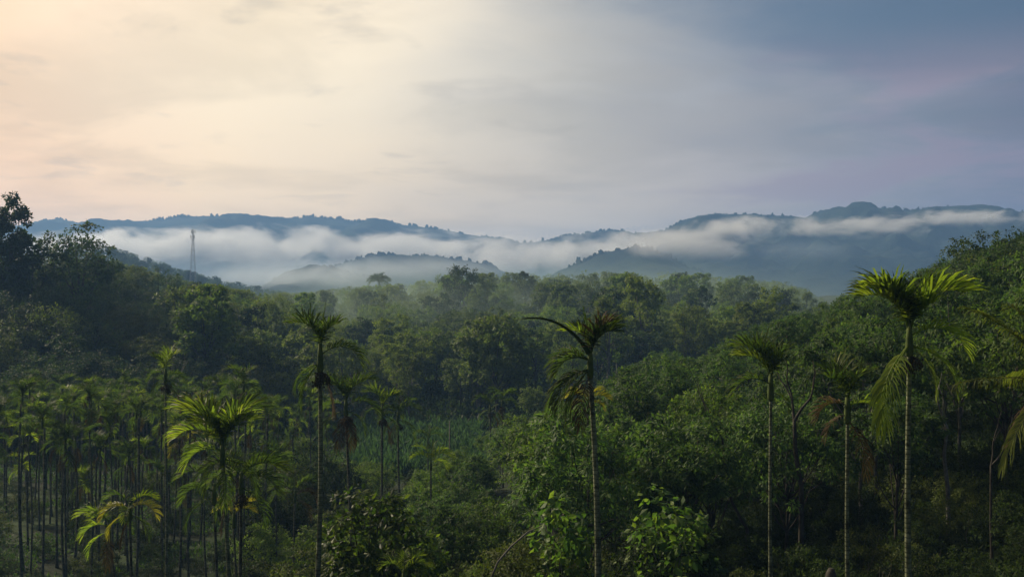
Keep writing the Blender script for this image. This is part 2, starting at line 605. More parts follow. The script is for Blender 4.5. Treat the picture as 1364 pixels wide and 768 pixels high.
def bark_mat(name, c1, c2, c3, ring=0.0, scale=3.0):
    m = bpy.data.materials.new(name)
    m.use_nodes = True
    t = NT(m.node_tree)
    ob = t.n('ShaderNodeTexCoord').outputs['Object']
    n = t.noise(ob, scale, 6, .65)
    big = t.noise(ob, .6, 3, .6)
    col = t.ramp(t.math('ADD', t.math('MULTIPLY', n, .6), t.math('MULTIPLY', big, .4)), [(.36, c1), (.5, c2), (.64, c3)])
    h = n
    if ring:
        lich = t.step(t.noise(ob, 1.3, 5, .7), .52, .60)
        col = t.mix(t.math('MULTIPLY', lich, .35), col, tuple(min(.5, c * 1.2) for c in c3))
        stain = t.step(t.noise(t.vmath('ADD', ob, (4, 2, 9)), 1.9, 5, .7), .55, .62)
        col = t.mix(t.math('MULTIPLY', stain, .75), col, tuple(c * .45 for c in c1))
    if ring:
        z = t.n('ShaderNodeSeparateXYZ')
        t.put(z.inputs[0], ob)
        zz = t.math('ADD', z.outputs[2], t.math('MULTIPLY', t.noise(ob, 2.2, 2), .06))
        fr = t.math('FRACT', t.math('DIVIDE', zz, ring))
        band = t.step(fr, .0, .22)
        col = t.mix(t.math('MULTIPLY', t.math('SUBTRACT', 1.0, band), .8), col, tuple(c * .3 for c in c1))
        h = t.math('ADD', t.math('MULTIPLY', n, .3), band)
    bs = t.n('ShaderNodeBsdfPrincipled')
    t.put(bs.inputs['Base Color'], col)
    bs.inputs['Roughness'].default_value = .85
    bs.inputs['Specular IOR Level'].default_value = .2
    bp = t.n('ShaderNodeBump')
    bp.inputs['Strength'].default_value = .6
    bp.inputs['Distance'].default_value = .03
    t.put(bp.inputs['Height'], h)
    t.put(bs.inputs['Normal'], bp.outputs[0])
    t.put(t.n('ShaderNodeOutputMaterial').inputs[0], bs.outputs[0])
    return m


L_DARK = leaf_mat('dark_leaf', (.018, .032, .012), (.036, .062, .02), (.065, .095, .026), .25)
L_MID = leaf_mat('mid_leaf', (.042, .082, .016), (.10, .155, .028), (.155, .205, .04), .34)
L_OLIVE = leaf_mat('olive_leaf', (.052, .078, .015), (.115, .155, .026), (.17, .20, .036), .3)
L_OLIVED = leaf_mat('dark_olive_leaf', (.028, .042, .012), (.058, .076, .018), (.1, .118, .028), .28)  # a darker olive leaf for the big hill and slope trees and some shrubs
L_PALE = leaf_mat('pale_leaf', (.05, .082, .024), (.105, .145, .04), (.15, .19, .055), .28)
L_RUBBER = leaf_mat('rubber_leaf', (.016, .038, .013), (.046, .092, .025), (.12, .172, .046), .40, .55, .12)
L_RUBBER2 = leaf_mat('young_rubber_leaf', (.022, .046, .010), (.062, .11, .02), (.13, .175, .032), .42, .55, .12)
L_BUSH = leaf_mat('glossy_leaf', (.018, .034, .010), (.042, .078, .014), (.14, .18, .022), .42, .5, .14)
L_BIG = leaf_mat('broad_leaf', (.022, .050, .014), (.05, .098, .02), (.14, .19, .03), .45, .5, .14)
L_PALM = leaf_mat('palm_leaf', (.036, .062, .011), (.082, .118, .014), (.155, .175, .020), .52, .5, .14, 2.6)
L_PALMD = leaf_mat('dark_palm_leaf', (.018, .034, .010), (.034, .058, .013), (.07, .09, .018), .45, .6, .07, 2.1)
L_PALMY = leaf_mat('yellow_palm_leaf', (.08, .085, .012), (.15, .14, .018), (.22, .18, .02), .5, .5, .3, 1.9)
L_DRY = leaf_mat('dry_palm_leaf', (.035, .024, .013), (.07, .048, .024), (.12, .085, .04), .3, .7, .1, .8)
L_COCO = leaf_mat('coconut_leaf', (.030, .045, .012), (.06, .078, .016), (.11, .12, .024), .45, .6, .07, 2.1)
L_CROP = leaf_mat('crop_leaf', (.024, .050, .026), (.042, .080, .040), (.06, .11, .055), .4, .7, .04, 1.3)
L_GRASS = leaf_mat('grass_blade', (.022, .046, .010), (.042, .085, .016), (.08, .13, .025), .4, .6, .2)
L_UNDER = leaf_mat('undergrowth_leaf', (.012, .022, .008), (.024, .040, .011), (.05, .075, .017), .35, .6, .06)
B_DARK = bark_mat('dark_bark', (.018, .015, .012), (.04, .035, .028), (.075, .07, .058))
B_GREY = bark_mat('grey_bark', (.05, .046, .038), (.12, .115, .1), (.22, .22, .19))
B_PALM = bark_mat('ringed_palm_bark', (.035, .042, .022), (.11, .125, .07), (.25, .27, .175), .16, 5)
B_PALMD = bark_mat('dark_palm_bark', (.03, .033, .026), (.075, .08, .06), (.16, .165, .13), .2, 4)  # a darker palm bark with rings set wider apart
B_SHAFT = bark_mat('green_crownshaft', (.03, .05, .012), (.06, .09, .018), (.11, .12, .03))
B_FRUIT = bark_mat('fruit_cluster', (.014, .013, .008), (.03, .028, .014), (.055, .045, .02), 0, 9)
B_TWIG = bark_mat('bleached_twig', (.07, .064, .052), (.13, .12, .1), (.2, .19, .165))
METAL = bark_mat('weathered_steel', (.16, .16, .17), (.28, .28, .29), (.4, .4, .4))

# ------------------------------------------------------------------ broadleaf trees


def tree_meshes(seed, H, Rr, lobes, clumps, nleaf, LL, LW, leafm, barkm, bottom=.35, flat=.75, droop=.2, trunk_r=None, clump_r=.30, gap=.0, lean=0):
    """returns (trunk with limbs, crown): leaves grow in clumps on lobes carried by the limbs"""
    g = np.random.default_rng(seed)
    trunk_r = trunk_r or H * .018
    zc = H * (bottom + (1 - bottom) * .5)
    hz = H * (1 - bottom) * .5
    lob = []
    for i in range(lobes):
        a = i * 2.4 + g.uniform(-.5, .5)
        q = (i + .5) / lobes
        zz = 1 - 1.75 * q ** 0.9
        rr = math.sqrt(max(0, 1 - zz * zz)) if zz > 0 else 1 - .25 * abs(zz)
        k = g.uniform(.52, .82)
        lob.append((np.array([math.cos(a) * rr * Rr * k, math.sin(a) * rr * Rr * k, zc + zz * hz * g.uniform(.55, .85)]), Rr * g.uniform(.32, .52)))
    tb = MB()
    n = 9
    top = H * (bottom + (1 - bottom) * .45)
    zs = np.linspace(0, top, n)
    cx = np.cumsum(g.normal(0, .06, n)) * H * .05 + lean * zs / H
    cx -= cx[0]
    cyy = np.cumsum(g.normal(0, .06, n)) * H * .05
    cyy -= cyy[0]
    tp = np.stack([cx, cyy, zs], 1)
    flare = 1 + .5 * np.exp(-zs / (H * .03))
    tb.tube(tp, trunk_r * (1 - .6 * zs / top) * flare, 8)
    cb = MB()
    for c, r in lob:
        k = g.uniform(.35, .9)
        st = tp[int(k * (n - 1))]
        if c[2] < st[2]:
            st = tp[max(1, int(n * .45))]
        mid = st * .5 + c * .5 + [0, 0, -.08 * H] + g.normal(0, .15, 3)
        sx = np.linspace(0, 1, 6)[:, None]
        path = (1 - sx) ** 2 * st + 2 * sx * (1 - sx) * mid + sx ** 2 * c
        tb.tube(path, np.linspace(trunk_r * .5, trunk_r * .12, 6), 5)
        dirs = unit(g.normal(0, 1, (clumps, 3)) + [0, 0, .35])
        rad = r * g.uniform(.55, 1.0, (clumps, 1))
        cc = c + dirs * rad * [1, 1, flat]
        keep = g.random(clumps) > gap
        for cpt, dr in zip(cc[keep], dirs[keep]):
            if g.random() < .3:
                tb.tube(np.stack([c, (c + cpt) / 2 + [0, 0, -.1], cpt]), [trunk_r * .1, trunk_r * .06, trunk_r * .03], 4, False)
            m = int(nleaf * g.uniform(.6, 1.3))
            cr = r * clump_r * g.uniform(.7, 1.35)
            ld = unit(g.normal(0, 1, (m, 3)) + dr * .5 + [0, 0, .25])
            pos = cpt + ld * cr * g.uniform(.25, 1.0, (m, 1)) * [1, 1, .7]
            D = unit(ld + g.normal(0, .5, (m, 3)) + [0, 0, -droop * 2])
            N = unit(ld * .8 + dr * .8 + [0, 0, .5] + g.normal(0, .3, (m, 3)))
            s = g.uniform(.65, 1.3, m)
            cb.leaves(pos, D, N, LL * s, LW * s, -.06)
    return tb.mesh('trunk', barkm), cb.mesh('crown', leafm, False)




def top_of(me):
    a = np.empty(len(me.vertices) * 3, np.float32)
    me.vertices.foreach_get('co', a)
    return float(a.reshape(-1, 3)[:, 2].max())


def capped(px, top, pts):
    return top >= np.interp(px, [p[0] for p in pts], [p[1] for p in pts])


SKY_FAR = [(100, 330), (250, 372), (300, 380), (340, 388), (400, 388), (440, 384), (480, 379), (560, 375), (590, 362), (640, 362), (700, 360), (760, 359), (800, 357), (850, 363), (900, 360), (960, 363), (1000, 366), (1040, 374), (1070, 382), (1110, 406), (1200, 430)]
SKY_SLOPE = [(520, 650), (620, 585), (700, 552), (740, 535), (800, 520), (840, 500), (862, 466), (890, 462), (925, 478), (960, 458), (1000, 432), (1050, 420), (1100, 404), (1130, 390), (1190, 378), (1230, 360), (1275, 335), (1320, 318), (1400, 300)]
SKY_RIDGE = [(100, 318), (150, 328), (175, 335), (200, 342), (235, 356), (262, 362), (290, 367), (330, 377), (400, 390)]
SKY_HILL = [(-60, 320), (20, 330), (60, 326), (140, 322), (165, 336), (185, 352), (212, 348), (232, 356), (250, 384), (262, 392), (272, 362), (290, 372), (310, 385), (420, 400)]


def fit(px, y, z, s, ht, pts, least=.5):
    '''the scale at which a tree stays under the skyline of its slope, or None where no tree fits'''
    lim = EYE + (384 - np.interp(px, [p[0] for p in pts], [p[1] for p in pts])) / F * y
    s2 = min(s, (lim - z) / ht)
    return None if s2 < least else float(s2)


FOREST = []      # (shape word, height, radius, trunk mesh, crown mesh)
for i, (shape, H, Rr, lobes, clumps, nl, LL, LW, bot, flat, gap) in enumerate([
    ('round', 13, 5.0, 9, 16, 26, .62, .36, .22, .8, .08), ('round', 14, 5.6, 10, 16, 26, .6, .36, .2, .75, .12),
    ('broad', 12, 6.6, 10, 15, 26, .62, .36, .3, .55, .12), ('broad', 11, 6.2, 9, 15, 26, .6, .34, .25, .6, .15),
    ('tall', 18, 4.2, 10, 15, 24, .6, .33, .25, .9, .15), ('tall', 17, 3.8, 9, 15, 24, .58, .32, .2, .95, .1),
    ('feathery', 13, 4.6, 12, 12, 22, .62, .22, .15, .8, .3), ('pointed', 15, 3.6, 10, 15, 24, .56, .3, .12, 1.0, .1)]):
    FOREST.append((shape, H, Rr) + tree_meshes(100 + i, H, Rr, lobes, clumps, int(nl * 1.9), LL * .74, LW * .76, L_MID, B_GREY if i % 2 else B_DARK, bot * .6, flat, .2, None, .30, gap * .5))
BIGT = []
for i, (shape, H, Rr, lobes, clumps, nl, gap) in enumerate([('big round', 15, 7.5, 14, 22, 34, .1), ('big ragged', 17, 6.6, 13, 18, 30, .3), ('big spreading', 14, 8.2, 15, 22, 32, .15)]):
    BIGT.append((shape, H, Rr) + tree_meshes(200 + i, H, Rr, lobes, clumps, int(nl * 1.4), .34, .2, L_DARK, B_DARK, .06, .8, .2, None, .28, gap))
RUBBER = []
for i, (H, Rr, bot) in enumerate([(11, 3.6, .42), (12, 4.0, .45), (10.5, 3.9, .38), (12.5, 3.4, .42), (11.5, 4.3, .4)]):
    RUBBER.append((H, Rr) + tree_meshes(300 + i, H, Rr, 14, 18, 42, .30, .125, L_RUBBER, B_GREY if i % 2 else B_DARK, bot, .75, .38, .13, .27, .12))
SHRUB = []
for i in range(4):
    SHRUB.append((4.2, 2.2) + tree_meshes(400 + i, 4.2, 2.2, 10, 13, 34, .2, .09, L_UNDER, B_DARK, .08, .8, .25, .05, .34, .12))
BROAD = []
for i in range(3):
    BROAD.append((5.2, 1.2) + tree_meshes(500 + i, 5.2, (1.1, 1.45, 1.1)[i], 12, 9, 9, .32, .22, L_BIG, B_GREY, .1, 1.0, .42, .05, .6, .25))
GLOSSY = tree_meshes(520, 5.6, 1.75, 14, 14, 15, .25, .15, L_BUSH, B_DARK, .08, .9, .3, .08, .42, .1)

LOG = []          # what stands where, for the labels written at the end


def note(o, fam, text, p, h):
    x, yb = proj(p)
    x, yt = proj((p[0], p[1], p[2] + h))
    LOG.append(dict(o=o, fam=fam, text=text, px=x, top=yt, base=yb, y=p[1]))
    return o


def put_tree(name, cat, group, kind, meshes, x, y, s, leafm, fam, text, H, z=None, sink=.1):
    z = float(gz(x, y)) - sink if z is None else z
    o = empty(name, (x, y, z), rnd.uniform(0, 6.28), s)
    tr = link('trunk', meshes[0], o)
    cr = link('crown', meshes[1], o, leafm)
    tag(o, None, cat, group)
    note(o, fam, text, (x, y, z), H * s)
    return o


TONES = {'dark green': L_DARK, 'mid green': L_MID, 'olive': L_OLIVE, 'pale green': L_PALE}


def clear(pts, x, y, r):
    return all((x - a) ** 2 + (y - b) ** 2 > r * r for a, b in pts)


# --- the forest on the far slope
taken = []
n_forest = 0
cand = []
yy = 180.0
while yy < 800:
    step = 8.2 + yy * .012
    xw = yy * .47
    x = -xw + rnd.uniform(0, step)
    while x < xw:
        cand.append((x + rnd.uniform(-.35, .35) * step, yy + rnd.uniform(-.4, .4) * step))
        x += step
    yy += step * 1.02
mass = []
for x, y in cand:
    px = 682 + F * x / y
    if px < 250 and y < 330 or px > 1130 or px < 100:
        continue
    if y > crest_y(px) + 25:
        continue
    if px > 640 + (y < 260) * -0 and y < 230 and px > 700 + (y - 180) * 4:
        continue
    if y > 300 and px > 900 and y < 330:
        pass
    if 480 < px < 640 and y < 186:
        continue
    far = y > 395
    r = rnd.random()
    if y < 215:
        kind = rnd.choice([4, 5, 0, 1, 6])
    else:
        kind = rnd.choice([0, 0, 1, 1, 2, 2, 3, 3, 4, 5, 6, 6, 7])
    if px < 560:
        tone = rnd.choices(['dark green', 'mid green', 'olive', 'pale green'], [2, 3, 4, 1.6])[0]
    else:
        tone = rnd.choices(['dark green', 'mid green', 'olive', 'pale green'], [2.5, 4, 2, 2.6])[0]
    s = rnd.uniform(.7, 1.1) if rnd.random() < .75 else rnd.uniform(1.1, 1.5)
    if y > crest_y(px) - 40:
        s *= rnd.choice([.75, .9, 1.0, 1.1])
    mass.append((px, x, y, kind, tone, s))
# the nearest three hundred are trees of their own, those behind them one wood
mass.sort(key=lambda m: m[2])
own = mass[:282]
rest = mass[282:]
# big domed trees standing among them
own = own[:262]
for px, x, y, kind, tone, s in [(450, 0, 250, 0, 'olive', .95), (395, 0, 300, 2, 'olive', .9), (520, 0, 285, 0, 'mid green', .95), (575, 0, 330, 2, 'olive', .85), (470, 0, 340, 0, 'mid green', .85), (620, 0, 270, 0, 'pale green', .9),
                                (745, 0, 290, 2, 'mid green', .9), (800, 0, 350, 0, 'pale green', .85), (870, 0, 300, 0, 'mid green', .9), (700, 0, 370, 2, 'olive', .85), (960, 0, 400, 0, 'mid green', .9), (560, 0, 225, 0, 'mid green', .85), (360, 0, 262, 0, 'olive', .9), (650, 0, 400, 0, 'pale green', .85), (880, 0, 420, 2, 'olive', .85), (430, 0, 400, 0, 'olive', .8), (1010, 0, 480, 0, 'pale green', .9), (520, 0, 210, 2, 'olive', .7)]:
    x = (px - 682) / F * y
    shape, H, Rr, tm, cm = BIGT[kind]
    s = fit(px, y, float(gz(x, y)), s, top_of(cm), SKY_FAR, .4)
    put_tree('forest_tree', 'tree', 'trees of the far slope', kind, (tm, cm), x, y, s, TONES[tone], 'forest', ('big', tone, 'domed'), H)
wood = MB()
for px, x, y, kind, tone, s in own:
    shape, H, Rr, tm, cm = FOREST[kind]
    s = fit(px, y, float(gz(x, y)), s, top_of(cm), SKY_FAR, .42)
    if s is None:
        continue
    size = 'large' if s > 1.06 else 'small' if s < .86 else 'medium'
    put_tree('forest_tree', 'tree', 'trees of the far slope', kind, (tm, cm), x, y, s, TONES[tone], 'forest', (size, tone, shape), H)


def crown_quads(me):
    n = len(me.vertices)
    a = np.empty(n * 3, np.float32)
    me.vertices.foreach_get('co', a)
    return a.reshape(-1, 4, 3)


CQ = [crown_quads(f[4]) for f in FOREST]


def add_wood(wood, kind, x, y, s, n=750, grow=1.55):
    q = CQ[kind]
    q = q[rng.integers(0, len(q), n)]
    c = q.mean(1, keepdims=True)
    q = c + (q - c) * grow
    a = rnd.uniform(0, 6.28)
    rot = np.array([[math.cos(a), -math.sin(a), 0], [math.sin(a), math.cos(a), 0], [0, 0, 1]])
    V = (q.reshape(-1, 3) * s) @ rot.T + [x, y, float(gz(x, y)) - .3]
    wood.add(V, np.arange(len(V)).reshape(-1, 4))


WOODS = {tn: MB() for tn in TONES}
for px, x, y, kind, tone, s in rest:
    s = fit(px, y, float(gz(x, y)), s, FOREST[kind][1], SKY_FAR, .3)
    if s is None:
        continue
    add_wood(WOODS[tone], kind, x, y, s)
for i in range(420):
    y = rnd.uniform(720, 960)
    px = rnd.uniform(90, 400)
    k = rnd.choice([0, 1, 2, 4, 7])
    x = (px - 682) / F * y
    s = fit(px, y, float(gz(x, y)), rnd.uniform(.45, .95), FOREST[k][1], SKY_RIDGE, .2)
    if s and not (abs(px - 257) < 11 and y < 800):
        add_wood(WOODS['dark green'], k, x, y, s, 420, 1.9)
for i in range(170):
    y = rnd.uniform(600, 960)
    px = rnd.uniform(1000, 1240)
    x = (px - 682) / F * y
    s = fit(px, y, float(gz(x, y)), rnd.uniform(.6, 1.0), 14, SKY_FAR, .2)
    if s:
        add_wood(WOODS['dark green'], rnd.choice([0, 1, 2, 4, 7]), x, y, s, 420, 1.9)
for tn, b in WOODS.items():
    o = link('woodland', b.mesh('woodland', TONES[tn]))
    tag(o, 'far wood of %s trees massed behind the nearer trees on the long ridge' % tn, 'woods', kind='stuff')

# --- the hazy ridge beyond the left hill, where the lattice mast stands
for i in range(46):
    px = rnd.uniform(128, 345)
    y = rnd.uniform(760, 880)
    kind = rnd.choice([0, 1, 2, 4, 5, 7])
    shape, H, Rr, tm, cm = FOREST[kind]
    x = (px - 682) / F * y
    s = fit(px, y, float(gz(x, y)), rnd.uniform(.6, 1.05), top_of(cm), SKY_RIDGE, .35)
    if s is None or (abs(px - 257) < 13 and y < 800):
        continue
    put_tree('ridge_tree', 'tree', 'hazy trees on the ridge by the mast', kind, (tm, cm), x, y, s, L_DARK, 'mastridge', ('large' if s > .9 else 'small' if s < .72 else 'medium', 'hazy', shape), H)

# --- the big dark trees of the left hill
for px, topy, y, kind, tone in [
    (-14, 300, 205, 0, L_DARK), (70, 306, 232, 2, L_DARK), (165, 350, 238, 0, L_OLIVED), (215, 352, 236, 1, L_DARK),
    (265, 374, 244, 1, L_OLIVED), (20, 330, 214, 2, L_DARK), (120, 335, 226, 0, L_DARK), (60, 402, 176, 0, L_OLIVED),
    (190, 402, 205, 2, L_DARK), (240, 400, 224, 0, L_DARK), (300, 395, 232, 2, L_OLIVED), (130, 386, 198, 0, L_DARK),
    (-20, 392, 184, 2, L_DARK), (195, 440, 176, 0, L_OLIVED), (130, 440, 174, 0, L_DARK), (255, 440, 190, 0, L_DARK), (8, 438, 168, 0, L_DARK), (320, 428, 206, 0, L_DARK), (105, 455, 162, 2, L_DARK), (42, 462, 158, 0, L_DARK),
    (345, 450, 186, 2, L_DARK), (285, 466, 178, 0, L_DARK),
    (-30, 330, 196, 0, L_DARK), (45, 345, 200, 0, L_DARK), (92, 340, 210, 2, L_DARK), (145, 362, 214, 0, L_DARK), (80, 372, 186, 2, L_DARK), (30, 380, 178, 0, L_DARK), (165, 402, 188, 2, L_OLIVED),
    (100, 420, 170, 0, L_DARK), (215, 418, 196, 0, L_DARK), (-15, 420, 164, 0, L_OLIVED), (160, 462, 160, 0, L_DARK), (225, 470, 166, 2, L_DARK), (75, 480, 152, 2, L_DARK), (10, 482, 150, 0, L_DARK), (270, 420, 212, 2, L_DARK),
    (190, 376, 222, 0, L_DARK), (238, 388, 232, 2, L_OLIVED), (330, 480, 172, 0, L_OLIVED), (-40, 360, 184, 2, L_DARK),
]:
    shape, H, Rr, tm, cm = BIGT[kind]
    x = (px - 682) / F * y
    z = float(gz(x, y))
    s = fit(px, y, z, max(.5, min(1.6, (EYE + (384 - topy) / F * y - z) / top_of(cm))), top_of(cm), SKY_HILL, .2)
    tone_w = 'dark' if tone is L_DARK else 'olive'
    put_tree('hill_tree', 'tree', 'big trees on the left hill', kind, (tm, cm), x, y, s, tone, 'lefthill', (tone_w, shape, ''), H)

# the two trees that stand up against the sky at the left, each of its own growth
tm, cm = tree_meshes(600, 17, 2.9, 17, 18, 46, .34, .22, L_DARK, B_DARK, .1, 1.0, .2, .26, .34, .05)
x, y = (12 - 682) / F * 190, 190
z = float(gz(x, y))
o = put_tree('tall_tree', 'tree', None, 0, (tm, cm), x, y, (EYE + (384 - 253) / F * y - z) / top_of(cm), L_DARK, None, None, 17)
tag(o, 'tall narrow dark tree standing highest against the sky on the left hill')
tm, cm = tree_meshes(601, 12, 4.4, 16, 16, 34, .34, .22, L_DARK, B_DARK, .2, .9, .2, .2, .34, .3)
x, y = (106 - 682) / F * 200, 200
z = float(gz(x, y))
o = put_tree('tall_tree', 'tree', None, 0, (tm, cm), x, y, (EYE + (384 - 289) / F * y - z) / top_of(cm), L_DARK, None, None, 12)
tag(o, 'ragged open crowned tree against the mist, right of the tallest dark tree')
tm, cm = tree_meshes(602, 8, 2.6, 9, 12, 24, .34, .22, L_DARK, B_DARK, .25, .8, .2, .15, .34, .3)
x, y = (38 - 682) / F * 196, 196
z = float(gz(x, y))
o = put_tree('tall_tree', 'tree', None, 0, (tm, cm), x, y, (EYE + (384 - 308) / F * y - z) / top_of(cm), L_DARK, None, None, 8)
tag(o, 'small bushy tree on the skyline just beside the tallest dark tree')
for px, topy, y, H, Rr, sd_, gap, lm, lab in [
    (615, 350, 330, 15, 4.6, 610, .08, L_DARK, 'dense dark tree standing above the others, right of the lone ridge palm'),
    (668, 458, 206, 13, 5.0, 611, .1, L_PALE, 'tall pale feathery tree above the two small palms by the field'),
    (640, 480, 196, 11, 4.0, 612, .1, L_PALE, 'lower pale tree leaning against the tall pale feathery tree'),
    (712, 512, 172, 8, 3.2, 613, .1, L_PALE, 'soft rounded grey green tree left of the palm with the sideways frond'),
    (925, 432, 330, 12, 6.0, 614, .06, L_PALE, 'smooth domed pale tree alone in the blue haze above the right slope'),
    (68, 400, 172, 14, 6.2, 615, .04, L_OLIVE, 'large smooth domed olive tree low on the left hill'),
]:
    tm, cm = tree_meshes(sd_, H, Rr, 13, 18, 28, .4, .2, lm, B_GREY, .15, .85, .3, None, .3, gap)
    x = (px - 682) / F * y
    z = float(gz(x, y))
    o = put_tree('lone_tree', 'tree', None, 0, (tm, cm), x, y, (EYE + (384 - topy) / F * y - z) / top_of(cm), lm, None, None, H)
    tag(o, lab)

# the bare pinkish tree in the wood at the left
tb = MB()


def twigs(tb, p, dirv, L, r, depth, g, up=.25, spread=.55, n0=3):
    dirv = np.asarray(dirv, float)
    q = np.asarray(p, float)
    pts = [q]
    for i in range(4):
        dirv = unit(dirv + g.normal(0, .12, 3) + [0, 0, up * .12])
        q = q + dirv * L / 4
        pts.append(q)
    tb.tube(np.array(pts), np.linspace(r, r * .62, 5), 6 if r > .04 else 4, depth == 0)
    if depth > 0:
        for i in range(n0 if depth > 1 else n0 - 1):
            twigs(tb, pts[g.integers(2, 5)] if i else pts[-1], unit(dirv + g.normal(0, spread, 3) + [0, 0, up]), L * g.uniform(.6, .85), r * .58, depth - 1, g, up, spread, n0)


twigs(tb, (0, 0, 0), (0, 0, 1), 4, .16, 4, np.random.default_rng(5), .3, .5, 3)
x, y = (250 - 682) / F * 158, 158
o = link('bare_tree', tb.mesh('bare_tree', B_TWIG), loc=(x, y, float(gz(x, y)) + 1.5))
tag(o, 'bare pinkish grey tree among dark trees behind the slender grove palm', 'tree')

# ------------------------------------------------------------------ the lattice mast
mx_, my = (257 - 682) / F * 820, 820
mz = float(gz(mx_, my)) - .5
MH = EYE + (384 - 300) / F * 820 - mz
mast = empty('lattice_mast', (mx_, my, mz), .5)
tag(mast, 'slender steel lattice radio mast on the hazy ridge beyond the left hill', 'mast')
wb, wt = 2.3, .5
ft = lambda h: wb + (wt - wb) * min(1, h / (MH * .82))
for sx, sy in ((1, 1), (1, -1), (-1, 1), (-1, -1)):
    b = MB()
    hs = np.linspace(0, MH * .94, 12)
    b.tube([(sx * ft(h), sy * ft(h), h) for h in hs], .075, 5)
    link('leg', b.mesh('leg', METAL), mast)
b = MB()
hs = [0]
while hs[-1] < MH * .9:
    hs.append(hs[-1] + ft(hs[-1]) * 1.7)
for h0, h1 in zip(hs[:-1], hs[1:]):
    for k in range(4):
        a0, a1 = ((1, 1), (1, -1), (-1, -1), (-1, 1))[k], ((1, -1), (-1, -1), (-1, 1), (1, 1))[k]
        f0, f1 = ft(h0), ft(h1)
        b.tube([(a0[0] * f0, a0[1] * f0, h0), (a1[0] * f1, a1[1] * f1, h1)], .035, 4)
        b.tube([(a1[0] * f0, a1[1] * f0, h0), (a0[0] * f1, a0[1] * f1, h1)], .035, 4)
        b.tube([(a0[0] * f1, a0[1] * f1, h1), (a1[0] * f1, a1[1] * f1, h1)], .035, 4)
link('lattice', b.mesh('lattice', METAL), mast)
for h in (MH * .62, MH * .78):
    f = ft(h) + .35
    link('platform', box_mesh('platform', (-f, -f, h), (f, f, h + .25), METAL), mast)
for k in range(6):
    a = k * 1.047
    f = 1.5
    h = MH * (.80 if k % 2 else .88)
    b = MB()
    b.tube([(math.cos(a) * f, math.sin(a) * f, h), (math.cos(a) * f, math.sin(a) * f, h + 2.4)], .24, 6)
    b.tube([(math.cos(a) * .6, math.sin(a) * .6, h + 1.2), (math.cos(a) * f, math.sin(a) * f, h + 1.2)], .08, 4)
    link('antenna', b.mesh('antenna', METAL), mast)
b = MB()
b.tube([(0, 0, MH * .9), (0, 0, MH)], [.12, .04], 5)
link('spike', b.mesh('spike', METAL), mast)

# ------------------------------------------------------------------ palms


def frond_mesh(name, L, e0, bendd, nl, LL, seed, mat, wid=.075, hang=0.0, spread=1.0, lift=.45, start=.16, stiff=1.0, rr=1.0):
    """one feather leaf: stalk along +X rising at e0 degrees and arching over by bendd; leaflets along both sides"""
    g = np.random.default_rng(seed)
    n = 26
    s = np.linspace(0, 1, n)
    th = np.radians(e0 - bendd * s ** 1.25)
    ds = L / (n - 1)
    X = np.concatenate([[0], np.cumsum(np.cos(th[:-1]) * ds)])
    Z = np.concatenate([[0], np.cumsum(np.sin(th[:-1]) * ds)])
    side_bow = g.normal(0, .05) * L * s ** 2
    path = np.stack([X, side_bow, Z], 1)
    b = MB()
    b.tube(path, np.interp(s, [0, .15, 1], [.035, .022, .006]) * rr * (L / 2) ** .5, 6)
    tan = unit(np.gradient(path, axis=0))
    up = unit(np.stack([-tan[:, 2], 0 * s, tan[:, 0]], 1))
    sgn = np.where(np.cos(th) >= 0, 1, -1)
    for sd in (-1, 1):
        q = np.linspace(start, .995, nl) + g.normal(0, .004, nl)
        q = np.clip(q[g.random(nl) > .09], 0, 1)
        nl_ = len(q)
        P0 = np.stack([np.interp(q, s, path[:, k]) for k in range(3)], 1)
        Tn = unit(np.stack([np.interp(q, s, tan[:, k]) for k in range(3)], 1))
        Up = unit(np.stack([np.interp(q, s, up[:, k]) for k in range(3)], 1))
        Sd = np.tile([0, 1.0 * sd, 0], (nl_, 1))
        ang = np.radians(np.interp(q, [start, 1], [70, 24]) + g.normal(0, 7, nl_)) * spread
        d0 = Tn * np.cos(ang)[:, None] + Sd * np.sin(ang)[:, None]
        d0 = unit(d0 + Up * lift * (1 - .5 * q[:, None]) + g.normal(0, .10, (nl_, 3)))
        ll = LL * np.interp(q, [start, .4, .75, 1], [.62, 1, .95, .6]) * g.uniform(.85, 1.1, nl_)
        fall = (.18 + hang + g.uniform(0, .25, nl_)) / stiff
        d1 = unit(d0 + np.array([0, 0, -1.0]) * fall[:, None] * .7)
        d2 = unit(d0 + np.array([0, 0, -1.0]) * fall[:, None] * 2.0)
        A = P0
        B = A + d0 * ll[:, None] * .35
        C = B + d1 * ll[:, None] * .35
        E = C + d2 * ll[:, None] * .30
        wv = unit(np.cross(d0, Up * .8 + Tn * .6)) * wid
        w0, w1, w2 = .45, 1.0, .72
        V = np.stack([A - wv * w0 * .5, A + wv * w0 * .5, B + wv * w1 * .5, B - wv * w1 * .5, C + wv * w2 * .5, C - wv * w2 * .5, E], 1).reshape(-1, 3)
        i = np.arange(nl_) * 7
        b.add(V, np.concatenate([np.stack([i, i + 1, i + 2, i + 3], 1), np.stack([i + 3, i + 2, i + 4, i + 5], 1)]), np.stack([i + 5, i + 4, i + 6], 1))
    return b.mesh(name, mat, False)


